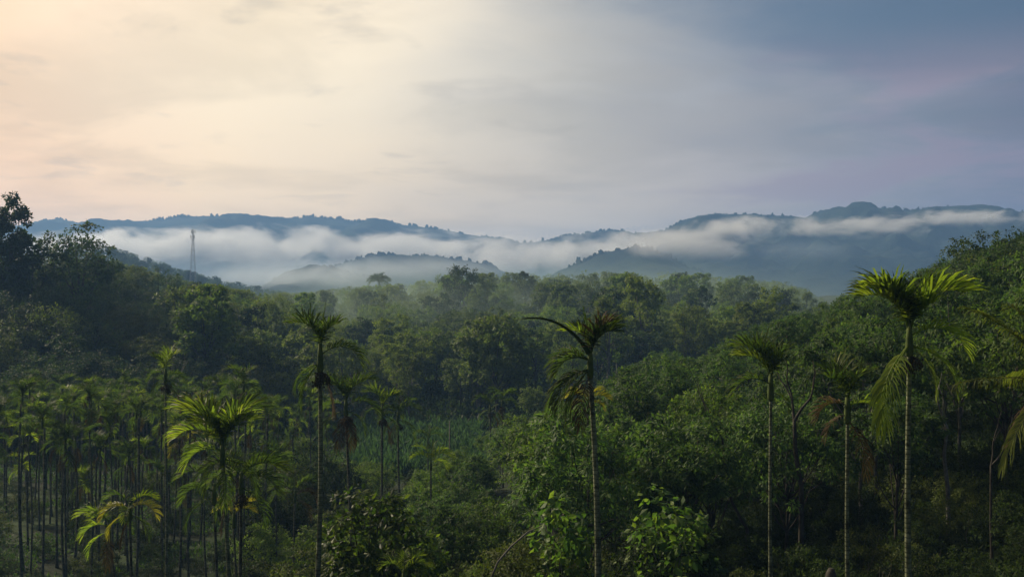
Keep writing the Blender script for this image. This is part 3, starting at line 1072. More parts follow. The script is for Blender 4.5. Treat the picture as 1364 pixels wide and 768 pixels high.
FR = {}
for k, (L, e0, bd, nl, LL, wid, hang, lift) in {
    'up': (1.6, 82, 48, 22, .95, .055, .0, .55),
    'high': (1.75, 66, 78, 23, 1.0, .058, .03, .85),
    'mid': (1.8, 46, 96, 23, 1.0, .058, .06, 1.05),
    'low': (1.75, 20, 100, 23, .95, .055, .15, .8),
    'brush': (1.25, 72, 62, 22, .98, .058, .03, .85),
    'fan': (1.75, 75, 96, 28, 1.02, .062, .02, .95),
    'hang': (1.75, -25, 66, 22, .85, .052, .5, .3),
    'drop': (1.75, -60, 32, 22, .8, .05, .7, .1),
}.items():
    FR[k] = [frond_mesh('frond', L * (1 + .06 * j), e0 + 5 * j, bd + 6 * j, nl, LL, 700 + j + len(FR) * 7, L_PALM, wid, hang, 1.0, lift) for j in range(5)]
FR['spear'] = [frond_mesh('frond', 1.5, 88, 6, 16, .5, 760, L_PALM, .04, 0, .25, .0)]
FR['arm'] = [frond_mesh('frond', 2.35, 58, 72, 40, .45, 761, L_PALM, .06, .0, .16, .0, .2, 1.0, 2.6)]
FR['coco_out'] = [frond_mesh('frond', 3.7, 12, 30, 50, .95, 762, L_COCO, .045, 1.6, 1.1, -.1, .2)]
FR['coco_up'] = [frond_mesh('frond', 3.9, 62, 45, 46, .95, 763, L_COCO, .05, .35, .9, .2, .2)]
FR['coco_low'] = [frond_mesh('frond', 3.4, -40, 45, 40, .9, 764, L_DRY, .05, 1.0, .8, .0, .2)]

_b = MB()
_b.tube([(0, 0, 0), (0, 0, .12), (0, 0, .5), (.0, 0, .95)], [.085, .115, .10, .06], 9)
ME_SHAFT = _b.mesh('crownshaft', B_SHAFT)
_b = MB()
_g = np.random.default_rng(9)
for i in range(14):
    a = _g.uniform(0, 6.28)
    e = _g.uniform(.12, .34)
    p1 = np.array([math.cos(a) * e, math.sin(a) * e, -.15 - _g.uniform(0, .3)])
    _b.tube([(0, 0, 0), p1 * [.7, .7, .3], p1, p1 + [0, 0, -.25]], [.02, .015, .012, .006], 4)
    for k in range(9):
        c = p1 * _g.uniform(.6, 1.05) + _g.normal(0, .06, 3)
        _b.add(ICO[0] * [.028, .028, .04] + c, None, ICO[1])
ME_FRUIT = _b.mesh('fruit_bunch', B_FRUIT)
TRUNKS = []
for j in range(4):
    _b = MB()
    g = np.random.default_rng(800 + j)
    zz = np.linspace(0, 10, 26)
    a, bb = g.uniform(-.25, .25, 2)
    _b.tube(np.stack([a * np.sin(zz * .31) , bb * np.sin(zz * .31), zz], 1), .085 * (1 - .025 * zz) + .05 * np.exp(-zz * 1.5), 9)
    TRUNKS.append(_b.mesh('trunk', B_PALMD))

GENERIC = [
    ('brush', 20), ('brush', 150), ('brush', 275), ('fan', 40), ('fan', 130), ('fan', 210), ('brush', 320), ('low', 80), ('low', 250), ('low', 350), ('hang', 170)]


def palm_crown(o, spec, z, leafm, k=1.0, xy=(0, 0), seed=0, fruit=True, dry=0, shaft=True):
    g = random.Random(seed)
    if shaft:
        link('crownshaft', ME_SHAFT, o, None, (xy[0], xy[1], z - .1), (0, 0, 0), k)
    for i, f in enumerate(spec):
        kind, a = f[0], f[1]
        sc_ = (f[2] if len(f) > 2 else 1.0) * k * g.uniform(.93, 1.07)
        m = f[3] if len(f) > 3 else L_PALMD if leafm is L_PALM and g.random() < .22 else leafm
        zz = z + (.72 if kind in ('up', 'high', 'mid', 'spear', 'brush', 'fan', 'arm') else .5 if kind == 'low' else .2) * k
        fr = link('frond', g.choice(FR[kind]), o, m, (xy[0] + .05 * math.cos(R(a)), xy[1] + .05 * math.sin(R(a)), zz), (g.uniform(-.12, .12), 0, R(a)), sc_)
        if m is L_DRY or m is L_PALMY:
            fr['label'] = 'withered brown frond' if m is L_DRY else 'yellowed frond'
    for i in range(dry):
        fr = link('frond', g.choice(FR['drop']), o, L_DRY, (xy[0], xy[1], z + .05), (0, 0, g.uniform(0, 6.28)), .85 * k)
        fr['label'] = 'withered brown frond'
    if fruit:
        link('fruit_bunch', ME_FRUIT, o, None, (xy[0] + .08, xy[1] - .08, z - .1), (0, 0, g.uniform(0, 6)), 1.0 * k)


def hero_palm(lab, cx, cy_, bx, y, spec, leafm, k=1.0, seed=0, fruit=True, dry=0, r=.1, bark=B_PALM, bow=.0, group=None, name='areca_palm', depth=0, shaft=True):
    """a palm whose crown sits at (cx, cy_) and whose trunk leaves the picture at bx, at distance y"""
    top = at(cx, cy_, y)
    foot_x = (bx - 682) / F * y
    # follow the lean on down to the ground
    zb = EYE + (384 - 768) / F * y
    slope = (foot_x - top.x) / (zb - top.z)
    x0, z0 = foot_x, float(gz(foot_x, y))
    x0 = top.x + slope * (z0 - top.z)
    z0 = float(gz(x0, y)) - .15
    o = empty(name, (x0, y, z0))
    H = top.z - z0
    b = MB()
    zz = np.linspace(0, H, 30)
    q = zz / H
    xs = (top.x - x0) * q + bow * np.sin(q * math.pi)
    b.tube(np.stack([xs, .12 * np.sin(q * 4), zz], 1), r * (1 - .28 * q) + .06 * np.exp(-zz * 1.4), 12)
    link('trunk', b.mesh('trunk', bark), o)
    palm_crown(o, spec, H, leafm, k, (top.x - x0, .12 * math.sin(4)), seed, fruit, dry, shaft)
    tag(o, lab, 'palm', group)
    return o


# fronds: kind, compass turn (0 = right, 90 = away, 180 = left, 270 = towards the camera), size, leaf
hero_palm('tall slender palm with bright yellow green crown, biggest crown on the right slope', 1210, 470, 1211, 37,
          [('fan', 178, 1.08), ('fan', 196, 1.02), ('fan', 160, 1.0), ('brush', 175, 1.0), ('fan', 0, 1.12), ('fan', 18, 1.0), ('high', -14, .92), ('brush', 60, .8),
           ('low', 338, .88), ('drop', 212, 1.15), ('drop', 190, 1.05), ('drop', 200, 1.2), ('brush', 100, 1.1), ('brush', 200, 1.0), ('hang', 345, .85), ('drop', 335, .75, L_OLIVE), ('fan', 90, .9, L_PALMD), ('brush', 140, 1.0), ('brush', 320, .9), ('brush', 250, .8, L_PALMD)],
          L_PALM, 1.14, 1, True, 0, .105)
hero_palm('wind bent palm with one long bare frond stretched sideways to the left', 786, 500, 794, 42,
          [('arm', 180, 1.0), ('brush', 10, .8), ('fan', 350, .62), ('brush', 60, .8), ('spear', 100, .7), ('brush', 150, .7), ('fan', 172, .6, L_PALM), ('low', 182, .72), ('hang', 200, .8), ('low', 200, .7), ('hang', 176, .85), ('low', 165, .72), ('hang', 215, .8), ('drop', 190, .9), ('fan', 110, .6), ('spear', 140, .9), ('hang', 188, .95), ('drop', 160, .8), ('brush', 0, .95), ('fan', 12, .72), ('brush', 330, .85, L_DRY)],
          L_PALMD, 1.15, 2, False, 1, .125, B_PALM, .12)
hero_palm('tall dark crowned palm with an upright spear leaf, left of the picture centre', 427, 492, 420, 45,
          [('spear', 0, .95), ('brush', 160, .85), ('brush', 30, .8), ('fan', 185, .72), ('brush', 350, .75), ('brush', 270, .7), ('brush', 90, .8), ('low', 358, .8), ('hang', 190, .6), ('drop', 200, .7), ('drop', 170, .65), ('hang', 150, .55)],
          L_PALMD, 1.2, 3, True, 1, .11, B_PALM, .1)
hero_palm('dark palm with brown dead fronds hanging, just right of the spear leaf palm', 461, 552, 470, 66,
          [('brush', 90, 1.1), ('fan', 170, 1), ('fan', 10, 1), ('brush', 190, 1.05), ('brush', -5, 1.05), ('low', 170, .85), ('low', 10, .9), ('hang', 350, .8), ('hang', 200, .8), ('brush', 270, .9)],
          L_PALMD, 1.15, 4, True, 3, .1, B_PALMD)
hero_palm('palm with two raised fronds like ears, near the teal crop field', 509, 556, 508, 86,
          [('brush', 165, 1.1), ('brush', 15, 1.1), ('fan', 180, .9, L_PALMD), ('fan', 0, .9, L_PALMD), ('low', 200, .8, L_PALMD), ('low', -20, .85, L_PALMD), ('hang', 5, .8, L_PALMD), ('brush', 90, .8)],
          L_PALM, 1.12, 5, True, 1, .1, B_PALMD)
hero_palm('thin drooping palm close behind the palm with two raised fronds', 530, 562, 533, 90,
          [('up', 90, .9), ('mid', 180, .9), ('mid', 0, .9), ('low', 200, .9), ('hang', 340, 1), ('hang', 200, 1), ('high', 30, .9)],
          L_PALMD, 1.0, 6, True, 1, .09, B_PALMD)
hero_palm('left one of two small dark palms above the round tree beside the field', 653, 548, 655, 118,
          [('high', 170, .9), ('high', 20, .9), ('mid', 190, .9), ('mid', 350, .9), ('hang', 180, .9), ('hang', 0, .9)], L_PALMD, 1.0, 7, True, 1, .09, B_PALMD)
hero_palm('right one of two small dark palms above the round tree beside the field', 669, 540, 671, 120,
          [('high', 160, .9), ('high', 10, .9), ('mid', 200, .9), ('mid', 340, .9), ('hang', 190, .9), ('low', 0, .9)], L_PALMD, 1.0, 8, True, 1, .09, B_PALMD)
hero_palm('small shaggy dark palm in front of the teal crop field', 570, 592, 571, 112,
          [('up', 90, .8), ('high', 180, .8), ('high', 0, .8), ('mid', 160, .8), ('mid', 20, .8), ('low', 200, .7), ('hang', 340, .7)], L_PALMD, .9, 9, False, 1, .08, B_PALMD)
hero_palm('short bright yellowish palm low in front of the crop field', 574, 624, 574, 88,
          [('high', 170, .9), ('high', 10, .9), ('mid', 190, .95), ('mid', -10, .95), ('up', 60, .8), ('low', 30, .9)], L_PALM, .9, 10, False, 0, .08, B_PALMD)
hero_palm('slender lone palm with a small tufted crown above the left grove', 221, 510, 221, 68,
          [('brush', 100, .95, L_PALM), ('brush', 300, .8, L_PALM), ('brush', 180, .85), ('brush', 0, .85, L_PALM), ('low', 180, .6), ('low', 10, .65), ('hang', 230, .55), ('hang', 330, .5)], L_PALMD, 1.05, 11, True, 1, .085, B_PALM)
hero_palm('broad bright lime palm in front of the left grove', 297, 618, 304, 44,
          [('fan', 178, 1.2), ('mid', 185, 1.0), ('fan', 150, 1.05), ('brush', 160, 1.1), ('fan', 10, 1.1), ('high', 5, .9), ('brush', 40, 1.0), ('fan', 90, 1, L_PALMD), ('low', 195, .8), ('hang', 350, .8, L_PALMD), ('hang', 235, .75, L_PALMD), ('drop', 300, .8, L_PALMD), ('brush', 200, 1.0), ('brush', 345, 1.0), ('fan', 60, .95), ('fan', 215, .8), ('fan', 325, .75, L_PALMD), ('brush', 110, 1.05), ('low', 170, .7, L_PALMD), ('hang', 200, .7, L_PALMD)],
          L_PALM, 1.06, 12, False, 0, .09, B_PALM)
hero_palm('dark drooping palm under the right side of the broad lime palm', 322, 655, 319, 47,
          [('high', 160, .8), ('mid', 0, 1.0), ('mid', 30, 1.0), ('low', 350, 1.0), ('low', 175, .8), ('hang', 340, .9), ('mid', 200, .8), ('hang', 190, .8), ('mid', 80, .9)], L_PALMD, 1.0, 13, True, 1, .085, B_PALMD)
hero_palm('low green palm tucked under the left side of the broad lime palm', 286, 668, 288, 52,
          [('mid', 180, .9), ('low', 190, .9), ('low', 170, .9), ('mid', 20, .8), ('hang', 200, .9), ('high', 100, .8)], L_PALMD, 1.0, 14, False, 0, .08, B_PALMD)
hero_palm('short palm with yellow fronds inside the trunks of the broad lime palm', 312, 700, 314, 60,
          [('high', 20, .7), ('mid', 0, .7), ('mid', 170, .6), ('high', 160, .7)], L_PALMY, .9, 15, False, 0, .07, B_PALMD)
hero_palm('low palm with a drooping star of light fronds at the lower left', 146, 712, 152, 54,
          [('mid', 180, .85), ('mid', 150, .8), ('high', 120, .7), ('low', 190, .8), ('hang', 185, .8), ('low', 10, .6), ('mid', 230, .6)], L_PALM, .9, 16, False, 1, .075, B_PALMD)
hero_palm('low palm with golden hanging fronds like an umbrella at the lower left', 174, 690, 174, 52,
          [('low', 190, .8, L_PALMY), ('low', 350, .8, L_PALMY), ('mid', 170, .7), ('mid', 10, .7), ('hang', 180, .8, L_PALMY), ('hang', 0, .8), ('low', 270, .6), ('hang', 20, .7)], L_PALM, .9, 17, False, 1, .075, B_PALMD)
hero_palm('palm with a one sided windblown crown among the rubber trees', 1026, 530, 1027, 46,
          [('brush', 150, 1.0, L_PALM), ('fan', 175, .9), ('low', 178, .8), ('brush', 60, .95, L_PALM), ('brush', 20, .8), ('brush', 280, .8), ('brush', 350, .6), ('hang', 30, .5), ('fan', 160, .8, L_PALM), ('brush', 200, .9), ('brush', 110, 1.0)], L_PALMD, 1.2, 18, False, 0, .085, B_PALM)
hero_palm('smaller brownish palm left of the tallest bright palm', 1128, 560, 1130, 41,
          [('brush', 100, .9, L_PALM), ('brush', 150, .9), ('brush', 20, .85, L_PALM), ('brush', 60, .9), ('brush', 200, .8), ('low', 180, .6, L_DRY), ('low', 0, .75, L_PALM), ('hang', 350, .65), ('brush', 280, .8), ('fan', 30, .6), ('hang', 185, .55, L_DRY)], L_PALMD, 1.15, 19, False, 1, .085, B_PALM)
hero_palm('little yellow palm peeping out from behind the wind bent palm', 783, 548, 783, 58,
          [('mid', 180, .75), ('mid', 0, .75), ('high', 150, .7), ('high', 30, .7), ('low', 190, .6), ('low', -10, .6)], L_PALMY, .8, 20, False, 0, .06, B_PALMD)
hero_palm('low palm with an orange dead frond, between grove and spear leaf palm', 393, 668, 390, 80,
          [('high', 170, .9), ('mid', 190, .95), ('mid', 0, .9), ('high', 30, .9), ('low', 350, .9, L_DRY), ('hang', 345, .9, L_DRY), ('low', 180, .9)], L_PALMD, 1.0, 21, False, 0, .085, B_PALMD)
hero_palm('palm top thrusting up close below the large leaved dark bush', 538, 782, 540, 41,
          [('high', 160, .6), ('high', 30, .6), ('up', 90, .6), ('mid', 0, .6), ('mid', 200, .6), ('mid', 340, .5)], L_PALM, .8, 22, False, 0, .07, B_PALMD)
# the coconut palm at the right edge and the one on the ridge
hero_palm('coconut palm at the right edge, one feathery frond held level', 1404, 520, 1412, 29,
          [('coco_out', 180, .66), ('coco_up', 165, .72), ('coco_up', 100, .8), ('coco_low', 200, .7), ('coco_low', 175, .62, L_DRY), ('coco_out', 20, .8), ('coco_up', 330, .8), ('coco_out', 90, .8), ('coco_low', 240, .72, L_DRY), ('coco_up', 200, .5)],
          L_COCO, 1.0, 30, False, 0, .15, B_GREY, 0, None, 'coconut_palm', 0, False)
RIDGEP = (505 - 682) / F * 392
o = empty('coconut_palm', (RIDGEP, 392, float(gz(RIDGEP, 392))))
hh = EYE + (384 - 376) / F * 392 - float(gz(RIDGEP, 392))
b = MB()
zz = np.linspace(0, hh, 12)
b.tube(np.stack([zz * 0, zz * 0, zz], 1), .22, 7)
link('trunk', b.mesh('trunk', B_DARK), o)
for i in range(30):
    kind = ['up', 'high', 'mid', 'fan', 'mid', 'low'][i % 6]
    link('frond', FR[kind][i % 3], o, L_DARK, (0, 0, hh), (0, 0, i * 2.4), rnd.uniform(1.7, 2.3))
tag(o, 'lone dark coconut palm on the forest skyline against the mist', 'palm')

# the grove of slender palms at the left
spots = []
for i in range(4000):
    if len(spots) >= 200:
        break
    y = rnd.uniform(80, 150)
    px = rnd.uniform(-40, 372 if y < 120 else 440)
    x = (px - 682) / F * y
    if px > 340 and rnd.random() < .5:
        continue
    if clear(spots, x, y, 1.75):
        spots.append((x, y))
spots.sort(key=lambda s: s[1])
for i, (x, y) in enumerate(spots):
    z = float(gz(x, y)) - .1
    H = rnd.uniform(9.6, 14.2) * (1.0 if rnd.random() > .3 else rnd.uniform(.55, .85))
    px = 682 + F * x / y
    H = max(4.5, min(H, EYE + (384 - rnd.uniform(512, 560) - (25 if px > 330 else 0)) / F * y - z))
    o = empty('grove_palm', (x, y, z), 0)
    link('trunk', TRUNKS[i % 4], o, None, (0, 0, 0), (rnd.gauss(0, .012), rnd.gauss(0, .012), rnd.uniform(0, 6.28)), (rnd.uniform(.75, 1.15),) * 2 + (H / 10,))
    tone = rnd.choices(['dark', 'light', 'yellowish'], [8, 1.4, .2])[0]
    lm = {'dark': L_PALMD, 'light': L_PALM, 'yellowish': L_PALMY}[tone]
    nd = rnd.choice([0, 0, 1, 2])
    rot = rnd.uniform(0, 360)
    spec = [(a, (b_ + rot) % 360) for a, b_ in rnd.sample(GENERIC, rnd.choice([7, 8, 9]))]
    palm_crown(o, spec, H, lm, rnd.uniform(.66, .92), (0, 0), i + 100, nd == 1, nd)
    tag(o, None, 'palm', 'slender palms of the left grove')
    note(o, 'grove', ('tall' if H > 12.2 else 'short' if H < 9.6 else 'middling', tone, {0: '', 1: ' one-brown-frond', 2: ' brown-skirted'}[nd]), (x, y, z), H + 1)

# ------------------------------------------------------------------ rubber trees of the right slope
spots = []
for i in range(9000):
    y = rnd.uniform(56, 168)
    px = rnd.uniform(560, 1420)
    x = (px - 682) / F * y
    lo = 560 + max(0, (y - 105)) * 3.2
    if px < lo:
        continue
    if y < 72 and px > 930 and (rnd.random() < .6 or y < 60):
        continue
    if x > 40 and y > 140:
        continue
    if clear(spots, x, y, 4.6 + y * .008):
        spots.append((x, y))
spots.sort(key=lambda s: s[1])
for i, (x, y) in enumerate(spots):
    px = 682 + F * x / y
    H, Rr, tm, cm = RUBBER[rnd.randrange(5)]
    s = rnd.uniform(.74, 1.08)
    if px < 760:
        s *= .62 + .38 * ss(560, 760, px)
    if px > 1180 and y > 85:
        s *= 1.14
    s = fit(px, y, float(gz(x, y)), float(s), top_of(cm), SKY_SLOPE, .42)
    if s is None:
        continue
    tone = rnd.choices(['bluish green', 'yellow green'], [3, 1 if y > 80 else 2])[0]
    put_tree('rubber_tree', 'tree', 'rubber trees of the right slope', 0, (tm, cm), x, y, float(s), L_RUBBER if tone[0] == 'b' else L_RUBBER2, 'rubber', ('large' if s > .98 else 'small' if s < .8 else 'medium', tone, ''), H)

# taller trees along the top of the right slope
for px, topy, y, kind, lm, lab in [
    (1300, 303, 118, 1, L_DARK, 'ragged dark tree highest on the right slope skyline'),
    (1352, 296, 104, 0, L_DARK, 'dark tree at the right edge with its crown rising above the slope'),
    (1215, 356, 128, 0, L_DARK, 'round dark tree on the skyline just behind the tallest bright palm'),
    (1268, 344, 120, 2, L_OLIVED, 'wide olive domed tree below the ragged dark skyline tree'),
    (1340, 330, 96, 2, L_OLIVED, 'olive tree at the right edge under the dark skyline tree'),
    (1140, 386, 132, 1, L_OLIVED, 'open crowned tree on the skyline left of the tallest bright palm'),
]:
    shape, H, Rr, tm, cm = BIGT[kind]
    x = (px - 682) / F * y
    z = float(gz(x, y))
    o = put_tree('slope_tree', 'tree', None, kind, (tm, cm), x, y, float((EYE + (384 - topy) / F * y - z) / top_of(cm)), lm, None, None, H)
    tag(o, lab)

# ------------------------------------------------------------------ understorey at the lower right: bare stems and saplings


def stem_tree(name, lab, px, pts, y, r, fork, mat, seed):
    """a leafless stem through picture points at one distance, forking at its top"""
    g = np.random.default_rng(seed)
    W_ = [at(a, b_, y) for a, b_ in pts]
    x0 = W_[0].x
    z0 = float(gz(x0, y)) - .1
    o = empty(name, (x0, y, z0))
    P3 = [np.array([0, 0, 0])] + [np.array([q.x - x0, g.uniform(-.1, .1), q.z - z0]) for q in W_ if q.z > z0 + .3]
    b = MB()
    q = np.linspace(0, len(P3) - 1, len(P3) * 4)
    PP = np.stack([np.interp(q, np.arange(len(P3)), [p[k] for p in P3]) for k in range(3)], 1)
    b.tube(PP, np.linspace(r, r * .55, len(PP)), 8)
    link('trunk', b.mesh('trunk', mat), o)
    for k in range(fork):
        b = MB()
        d_ = unit(np.array([g.uniform(-.8, .8), g.uniform(-.5, .5), 1.0]))
        twigs(b, P3[-1] if k else P3[-1], d_, 1.1 + g.uniform(0, .9), r * .5, 2, g, .3, .4, 2)
        link('branch', b.mesh('branch', mat), o)
    tag(o, lab, 'tree')
    return o


stem_tree('leafless_tree', 'dark forked trunk between the one sided palm and the brownish palm', 0, [(1066, 760), (1068, 700), (1067, 648), (1060, 600), (1058, 560)], 58, .17, 2, B_DARK, 1)
stem_tree('leafless_tree', 'crooked thin trunk left of the one sided palm', 0, [(990, 768), (993, 720), (996, 705), (986, 690), (975, 668), (966, 620), (962, 585)], 56, .10, 1, B_DARK, 2)
stem_tree('leafless_tree', 'pale mottled straight trunk right of the tallest bright palm', 0, [(1264, 768), (1263, 700), (1262, 650), (1258, 606), (1262, 570)], 60, .15, 1, B_GREY, 3)
stem_tree('leafless_tree', 'dark slim trunk deep in the shade at the right edge', 0, [(1322, 760), (1321, 700), (1320, 620)], 52, .09, 2, B_DARK, 4)
g_ = random.Random(4)
for i, (px, y, lab) in enumerate([
    (1040, 47, 'bleached leafless sapling just right of the one sided palm'), (1092, 52, 'bleached leafless sapling right of the dark forked trunk'),
    (1176, 46, 'pale twiggy sapling forking wide beside the tallest bright palm'), (1196, 48, 'pale twiggy sapling just left of the tallest bright palm'),
    (1238, 50, 'thin grey sapling just left of the pale mottled trunk'), (1010, 56, 'grey sapling behind the one sided palm'),
    (958, 55, 'thin leafless sapling left of the crooked thin trunk'), (1288, 56, 'thin leafless sapling right of the pale mottled trunk'),
    (1150, 55, 'thin upright sapling between the brownish palm and the tallest bright palm'),
]):
    b = MB()
    x = (px - 682) / F * y
    twigs(b, (0, 0, 0), (g_.uniform(-.25, .25), 0, 1), g_.uniform(.8, 1.2), .03, 3, np.random.default_rng(30 + i), .35, .33, 2)
    o = link('bare_sapling', b.mesh('bare_sapling', B_TWIG), loc=(x, y, float(gz(x, y)) - .1))
    tag(o, lab, 'sapling', 'leafless saplings under the right slope trees')
# the bent grey bough that leans in from the left of the broad leaved sapling
b = MB()
bp_ = [at(655, 768, 43), at(663, 748, 43), at(680, 728, 43.2), at(703, 708, 43.5), at(722, 700, 44)]
b.tube([(q - bp_[0])[:] for q in bp_], [.05, .045, .04, .03, .012], 6)
o = link('fallen_bough', b.mesh('fallen_bough', B_TWIG), loc=bp_[0])
tag(o, 'curved bare grey bough leaning towards the broad leaved sapling', 'branch')
# a dark stump at the bottom
b = MB()
zs = np.linspace(0, 2.0, 12)
b.tube(np.stack([.05 * np.sin(zs * 3), .03 * np.cos(zs * 2), zs], 1), np.interp(zs, [0, .3, 1.4, 1.75, 2], [.34, .24, .2, .2, .1]), 11)
x, y = (1108 - 682) / F * 40, 40
zt = EYE + (384 - 756) / F * 40
o = link('stump', b.mesh('stump', B_DARK), loc=(x, y, zt - 2.0))
tag(o, 'dark weathered stump at the bottom edge left of the brownish palm', 'stump')
# the pale pole in the crop field
b = MB()
x, y = (599 - 682) / F * 128, 128
z0 = float(gz(x, y))
b.tube([(0, 0, -.2), (0, 0, EYE + (384 - 560) / F * 128 - z0)], [.09, .06], 7)
o = link('pole', b.mesh('pole', B_TWIG), loc=(x, y, z0))
tag(o, 'thin pale pole standing in the teal crop field', 'pole')

# ------------------------------------------------------------------ broad leaved saplings and bushes close by
for px, topy, y, kind, name, lab in [
    (748, 650, 44.5, 0, 'broad_leaved_sapling', 'broad leaved sapling just left of the wind bent palm trunk'),
    (888, 640, 45, 1, 'broad_leaved_sapling', 'bushy broad leaved sapling with lime tips right of the wind bent palm'),
    (932, 690, 47, 2, 'broad_leaved_sapling', 'lower broad leaved sapling at the right foot of the lime tipped one'),
]:
    H, Rr, tm, cm = BROAD[kind]
    x = (px - 682) / F * y
    z = float(gz(x, y))
    o = put_tree(name, 'sapling', 'broad leaved saplings close by', 0, (tm, cm), x, y, float((EYE + (384 - topy) / F * y - z) / top_of(cm)), L_BIG, None, None, H)
    tag(o, lab)
for px, topy, y, lm, lab in [
    (492, 634, 48, L_BUSH, 'big dark glossy leaved bush at the bottom, right of the spear leaf palm'),
    (545, 690, 50, L_BUSH, 'lower dark glossy bush filling the bottom between bush and slope'),
]:
    x = (px - 682) / F * y
    z = float(gz(x, y))
    o = put_tree('glossy_bush', 'bush', None, 0, GLOSSY, x, y, float((EYE + (384 - topy) / F * y - z) / top_of(GLOSSY[1])), lm, None, None, 5.6)
    tag(o, lab)

# shrubs and small shade trees on the valley floor between grove and slope
spots = []
for i in range(5000):
    if len(spots) >= 76:
        break
    y = rnd.uniform(64, 132)
    px = rnd.uniform(325, 640)
    x = (px - 682) / F * y
    if y > 124 and 470 < px < 640:
        continue
    if clear(spots, x, y, 2.6):
        spots.append((x, y))
for (pa, pb, ya, yb, n, gap_) in ((-30, 330, 78, 125, 46, 3.2), (900, 1400, 46, 78, 60, 2.4), (600, 900, 46, 66, 26, 2.4)):
    k = 0
    for i in range(3000):
        if k >= n:
            break
        y = rnd.uniform(ya, yb)
        x = (rnd.uniform(pa, pb) - 682) / F * y
        if clear(spots, x, y, gap_):
            spots.append((x, y))
            k += 1
spots.sort(key=lambda s: s[1])
for i, (x, y) in enumerate(spots):
    H, Rr, tm, cm = SHRUB[rnd.randrange(4)]
    px = 682 + F * x / y
    s = rnd.uniform(.6, 1.15) * (1.35 if 345 < px < 430 and y > 95 else 1) * (.62 if px < 330 else .72 if px > 900 else 1)
    tone = rnd.choice(['dark green', 'olive', 'mid green'] if 330 < px < 700 else ['dark green', 'dark green', 'dark green', 'olive'])
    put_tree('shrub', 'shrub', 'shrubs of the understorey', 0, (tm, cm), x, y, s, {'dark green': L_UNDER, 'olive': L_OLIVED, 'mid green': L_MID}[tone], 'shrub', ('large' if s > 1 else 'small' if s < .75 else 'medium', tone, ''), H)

# ------------------------------------------------------------------ what nobody could count: grass, crop, undergrowth


def scatter(n, fx, fy, keep):
    y = fy(n)
    px = fx(n)
    x = (px - 682) / F * y
    k = keep(px, y, x)
    return x[k], y[k]


def tuft_mesh(name, x, y, mat, nb, h, wdt, spread, seed, droop=.35):
    g = np.random.default_rng(seed)
    x = np.repeat(x, nb) + g.normal(0, spread, len(x) * nb)
    y = np.repeat(y, nb) + g.normal(0, spread, len(y) * nb)
    Pp = np.stack([x, y, gz(x, y) - .03], 1)
    Pp[:, 2] += np.abs(g.normal(0, h * .45, len(x)))
    D = unit(g.normal(0, .75, (len(x), 3)) + [0, 0, .8 - droop])
    N = unit(g.normal(0, .5, (len(x), 3)) + [0, 0, 1])
    b = MB()
    L = h * g.uniform(.5, 1.1, len(x))
    b.leaves(Pp, D, N, L, wdt * g.uniform(.6, 1.2, len(x)), -.1)
    return b.mesh(name, mat, False)


x, y = scatter(5200, lambda n: rng.uniform(-60, 480, n), lambda n: rng.uniform(72, 152, n), lambda px, y, x: wob(x, y, 22, 3) > -.15)
tag(link('grass', tuft_mesh('grass', x, y, L_GRASS, 9, .55, .13, .38, 1)), 'grass and low herbs on the floor of the palm grove', 'grass', kind='stuff')
x, y = scatter(3600, lambda n: rng.uniform(470, 690, n), lambda n: rng.uniform(132, 176, n), lambda px, y, x: px < 650 - (y - 132) * .3)
tag(link('crop', tuft_mesh('crop', x, y, L_CROP, 7, 1.5, .30, .3, 2, .1)), 'teal green leafy crop filling the clearing below the wood', 'crop', kind='stuff')
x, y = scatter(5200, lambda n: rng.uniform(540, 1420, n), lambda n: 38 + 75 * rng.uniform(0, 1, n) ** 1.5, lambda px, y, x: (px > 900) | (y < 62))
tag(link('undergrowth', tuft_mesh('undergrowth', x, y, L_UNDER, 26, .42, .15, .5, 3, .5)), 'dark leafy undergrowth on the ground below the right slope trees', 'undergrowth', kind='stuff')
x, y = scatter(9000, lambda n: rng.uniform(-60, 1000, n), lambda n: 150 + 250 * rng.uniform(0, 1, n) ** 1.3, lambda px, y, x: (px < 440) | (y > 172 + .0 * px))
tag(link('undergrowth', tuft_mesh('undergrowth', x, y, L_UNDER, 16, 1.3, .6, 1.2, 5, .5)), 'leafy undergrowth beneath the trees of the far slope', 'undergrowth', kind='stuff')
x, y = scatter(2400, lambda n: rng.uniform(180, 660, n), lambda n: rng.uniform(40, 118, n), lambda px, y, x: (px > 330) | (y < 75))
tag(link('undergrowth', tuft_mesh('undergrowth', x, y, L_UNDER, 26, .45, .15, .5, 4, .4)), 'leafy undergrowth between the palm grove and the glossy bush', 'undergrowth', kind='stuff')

# ------------------------------------------------------------------ labels that say which one
LAND = {
    'forest': [(160, 'under the lattice mast'), (330, 'right of the mast'), (400, 'above the spear leaf palm'), (470, 'left of the ridge palm'), (535, 'under the ridge palm'),
               (590, 'above the crop field'), (640, 'below the dense skyline tree'), (700, 'above the twin small palms'), (760, 'left of the wind bent palm'), (830, 'above the wind bent palm'),
               (890, 'under the small blue hill'), (960, 'under the bright mist tongue'), (1030, 'above the one sided palm'), (9999, 'beside the right slope')],
}


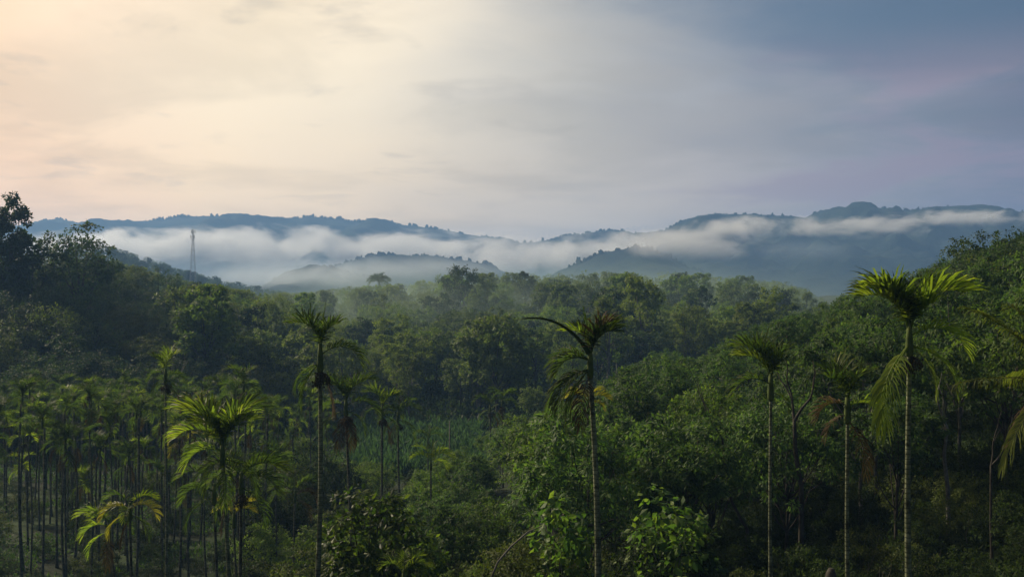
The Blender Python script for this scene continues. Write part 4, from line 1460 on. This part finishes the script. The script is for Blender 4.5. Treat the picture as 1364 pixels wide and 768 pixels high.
def words_for(e):
    px = e['px']
    if e['fam'] == 'forest':
        land = next(b_ for a, b_ in LAND['forest'] if px < a + 30)
        row = 'at the foot' if e['base'] > 545 else 'low on the slope' if e['top'] > 440 else 'halfway up' if e['top'] > 402 else 'near the top' if e['top'] > 376 else 'on the skyline'
        s, tn, sh = e['text']
        return f'{s} {tn} {sh} tree {row} {land}'
    if e['fam'] == 'mastridge':
        s, tn, sh = e['text']
        land = 'left of the mast' if px < 235 else 'around the lattice mast' if px < 280 else 'right of the mast'
        return f'{s} {tn} {sh} tree on far ridge {land}'
    if e['fam'] == 'lefthill':
        tn, sh, _ = e['text']
        land = 'under the tallest tree' if px < 70 else 'under the ragged tree' if px < 150 else 'left of the lattice mast' if px < 245 else 'right of the lattice mast'
        row = 'on left hill crest' if e['top'] < 372 else 'halfway down left hill' if e['top'] < 430 else 'low on left hill'
        return f'{tn} {sh} tree {row} {land}'
    if e['fam'] == 'grove':
        s, tn, ex = e['text']
        land = 'at the left edge' if px < 60 else 'above the low star palm' if px < 150 else 'left of the slender lone palm' if px < 215 else 'left of the broad lime palm' if px < 270 else 'behind the broad lime palm' if px < 345 else 'left of the spear leaf palm'
        row = 'front' if e['y'] < 98 else 'middle' if e['y'] < 124 else 'back'
        return f'{s} {tn}{ex} palm, {row} grove, {land}'
    if e['fam'] == 'rubber':
        s, tn, _ = e['text']
        land = ('below the twin small palms' if px < 720 else 'left of the wind bent palm' if px < 790 else 'right of the wind bent palm' if px < 860 else 'above the lime tipped sapling' if px < 930 else 'above the crooked thin trunk' if px < 1000
                else 'around the one sided palm' if px < 1060 else 'left of the brownish palm' if px < 1125 else 'between brownish and brightest palm' if px < 1205 else 'right of the brightest palm' if px < 1285 else 'behind the level coconut frond')
        row = 'front' if e['y'] < 84 else 'middle' if e['y'] < 116 else 'rear'
        return f'{s} {tn} rubber tree, {row} rows, {land}'
    s, tn, _ = e['text']
    land = 'grove left edge' if px < 80 else 'below the star palm' if px < 165 else 'left of the broad lime palm' if px < 270 else 'under the broad lime palm' if px < 335 else 'right of the broad lime palm' if px < 385 else 'beside the spear leaf palm' if px < 450 else 'above the glossy bush' if px < 530 else 'before the teal crop field' if px < 590 else 'below the twin small palms' if px < 720 else 'near the wind bent palm' if px < 840 else 'near the lime tipped sapling' if px < 950 else 'near the one sided palm' if px < 1060 else 'near the brownish palm' if px < 1160 else 'near the brightest palm' if px < 1240 else 'near the pale mottled trunk' if px < 1300 else 'at the right edge'
    row = 'nearest' if e['y'] < 58 else 'near' if e['y'] < 82 else 'middle' if e['y'] < 106 else 'far'
    return f'{s} {tn} shrub, {row} thicket, {land}'


ORD = ['first', 'second', 'third', 'fourth', 'fifth', 'sixth', 'seventh', 'eighth', 'ninth', 'tenth', 'eleventh', 'twelfth']
by = {}
for e in LOG:
    if e['fam']:
        by.setdefault(words_for(e), []).append(e)
for text, es in by.items():
    es.sort(key=lambda e: e['px'])
    for i, e in enumerate(es):
        if len(es) == 1:
            e['o']['label'] = text
        elif len(es) == 2:
            e['o']['label'] = ('left ' if i == 0 else 'right ') + text
        elif i == 0:
            e['o']['label'] = 'leftmost ' + text
        elif i == len(es) - 1:
            e['o']['label'] = 'rightmost ' + text
        else:
            e['o']['label'] = ORD[i] + ' from left, ' + text
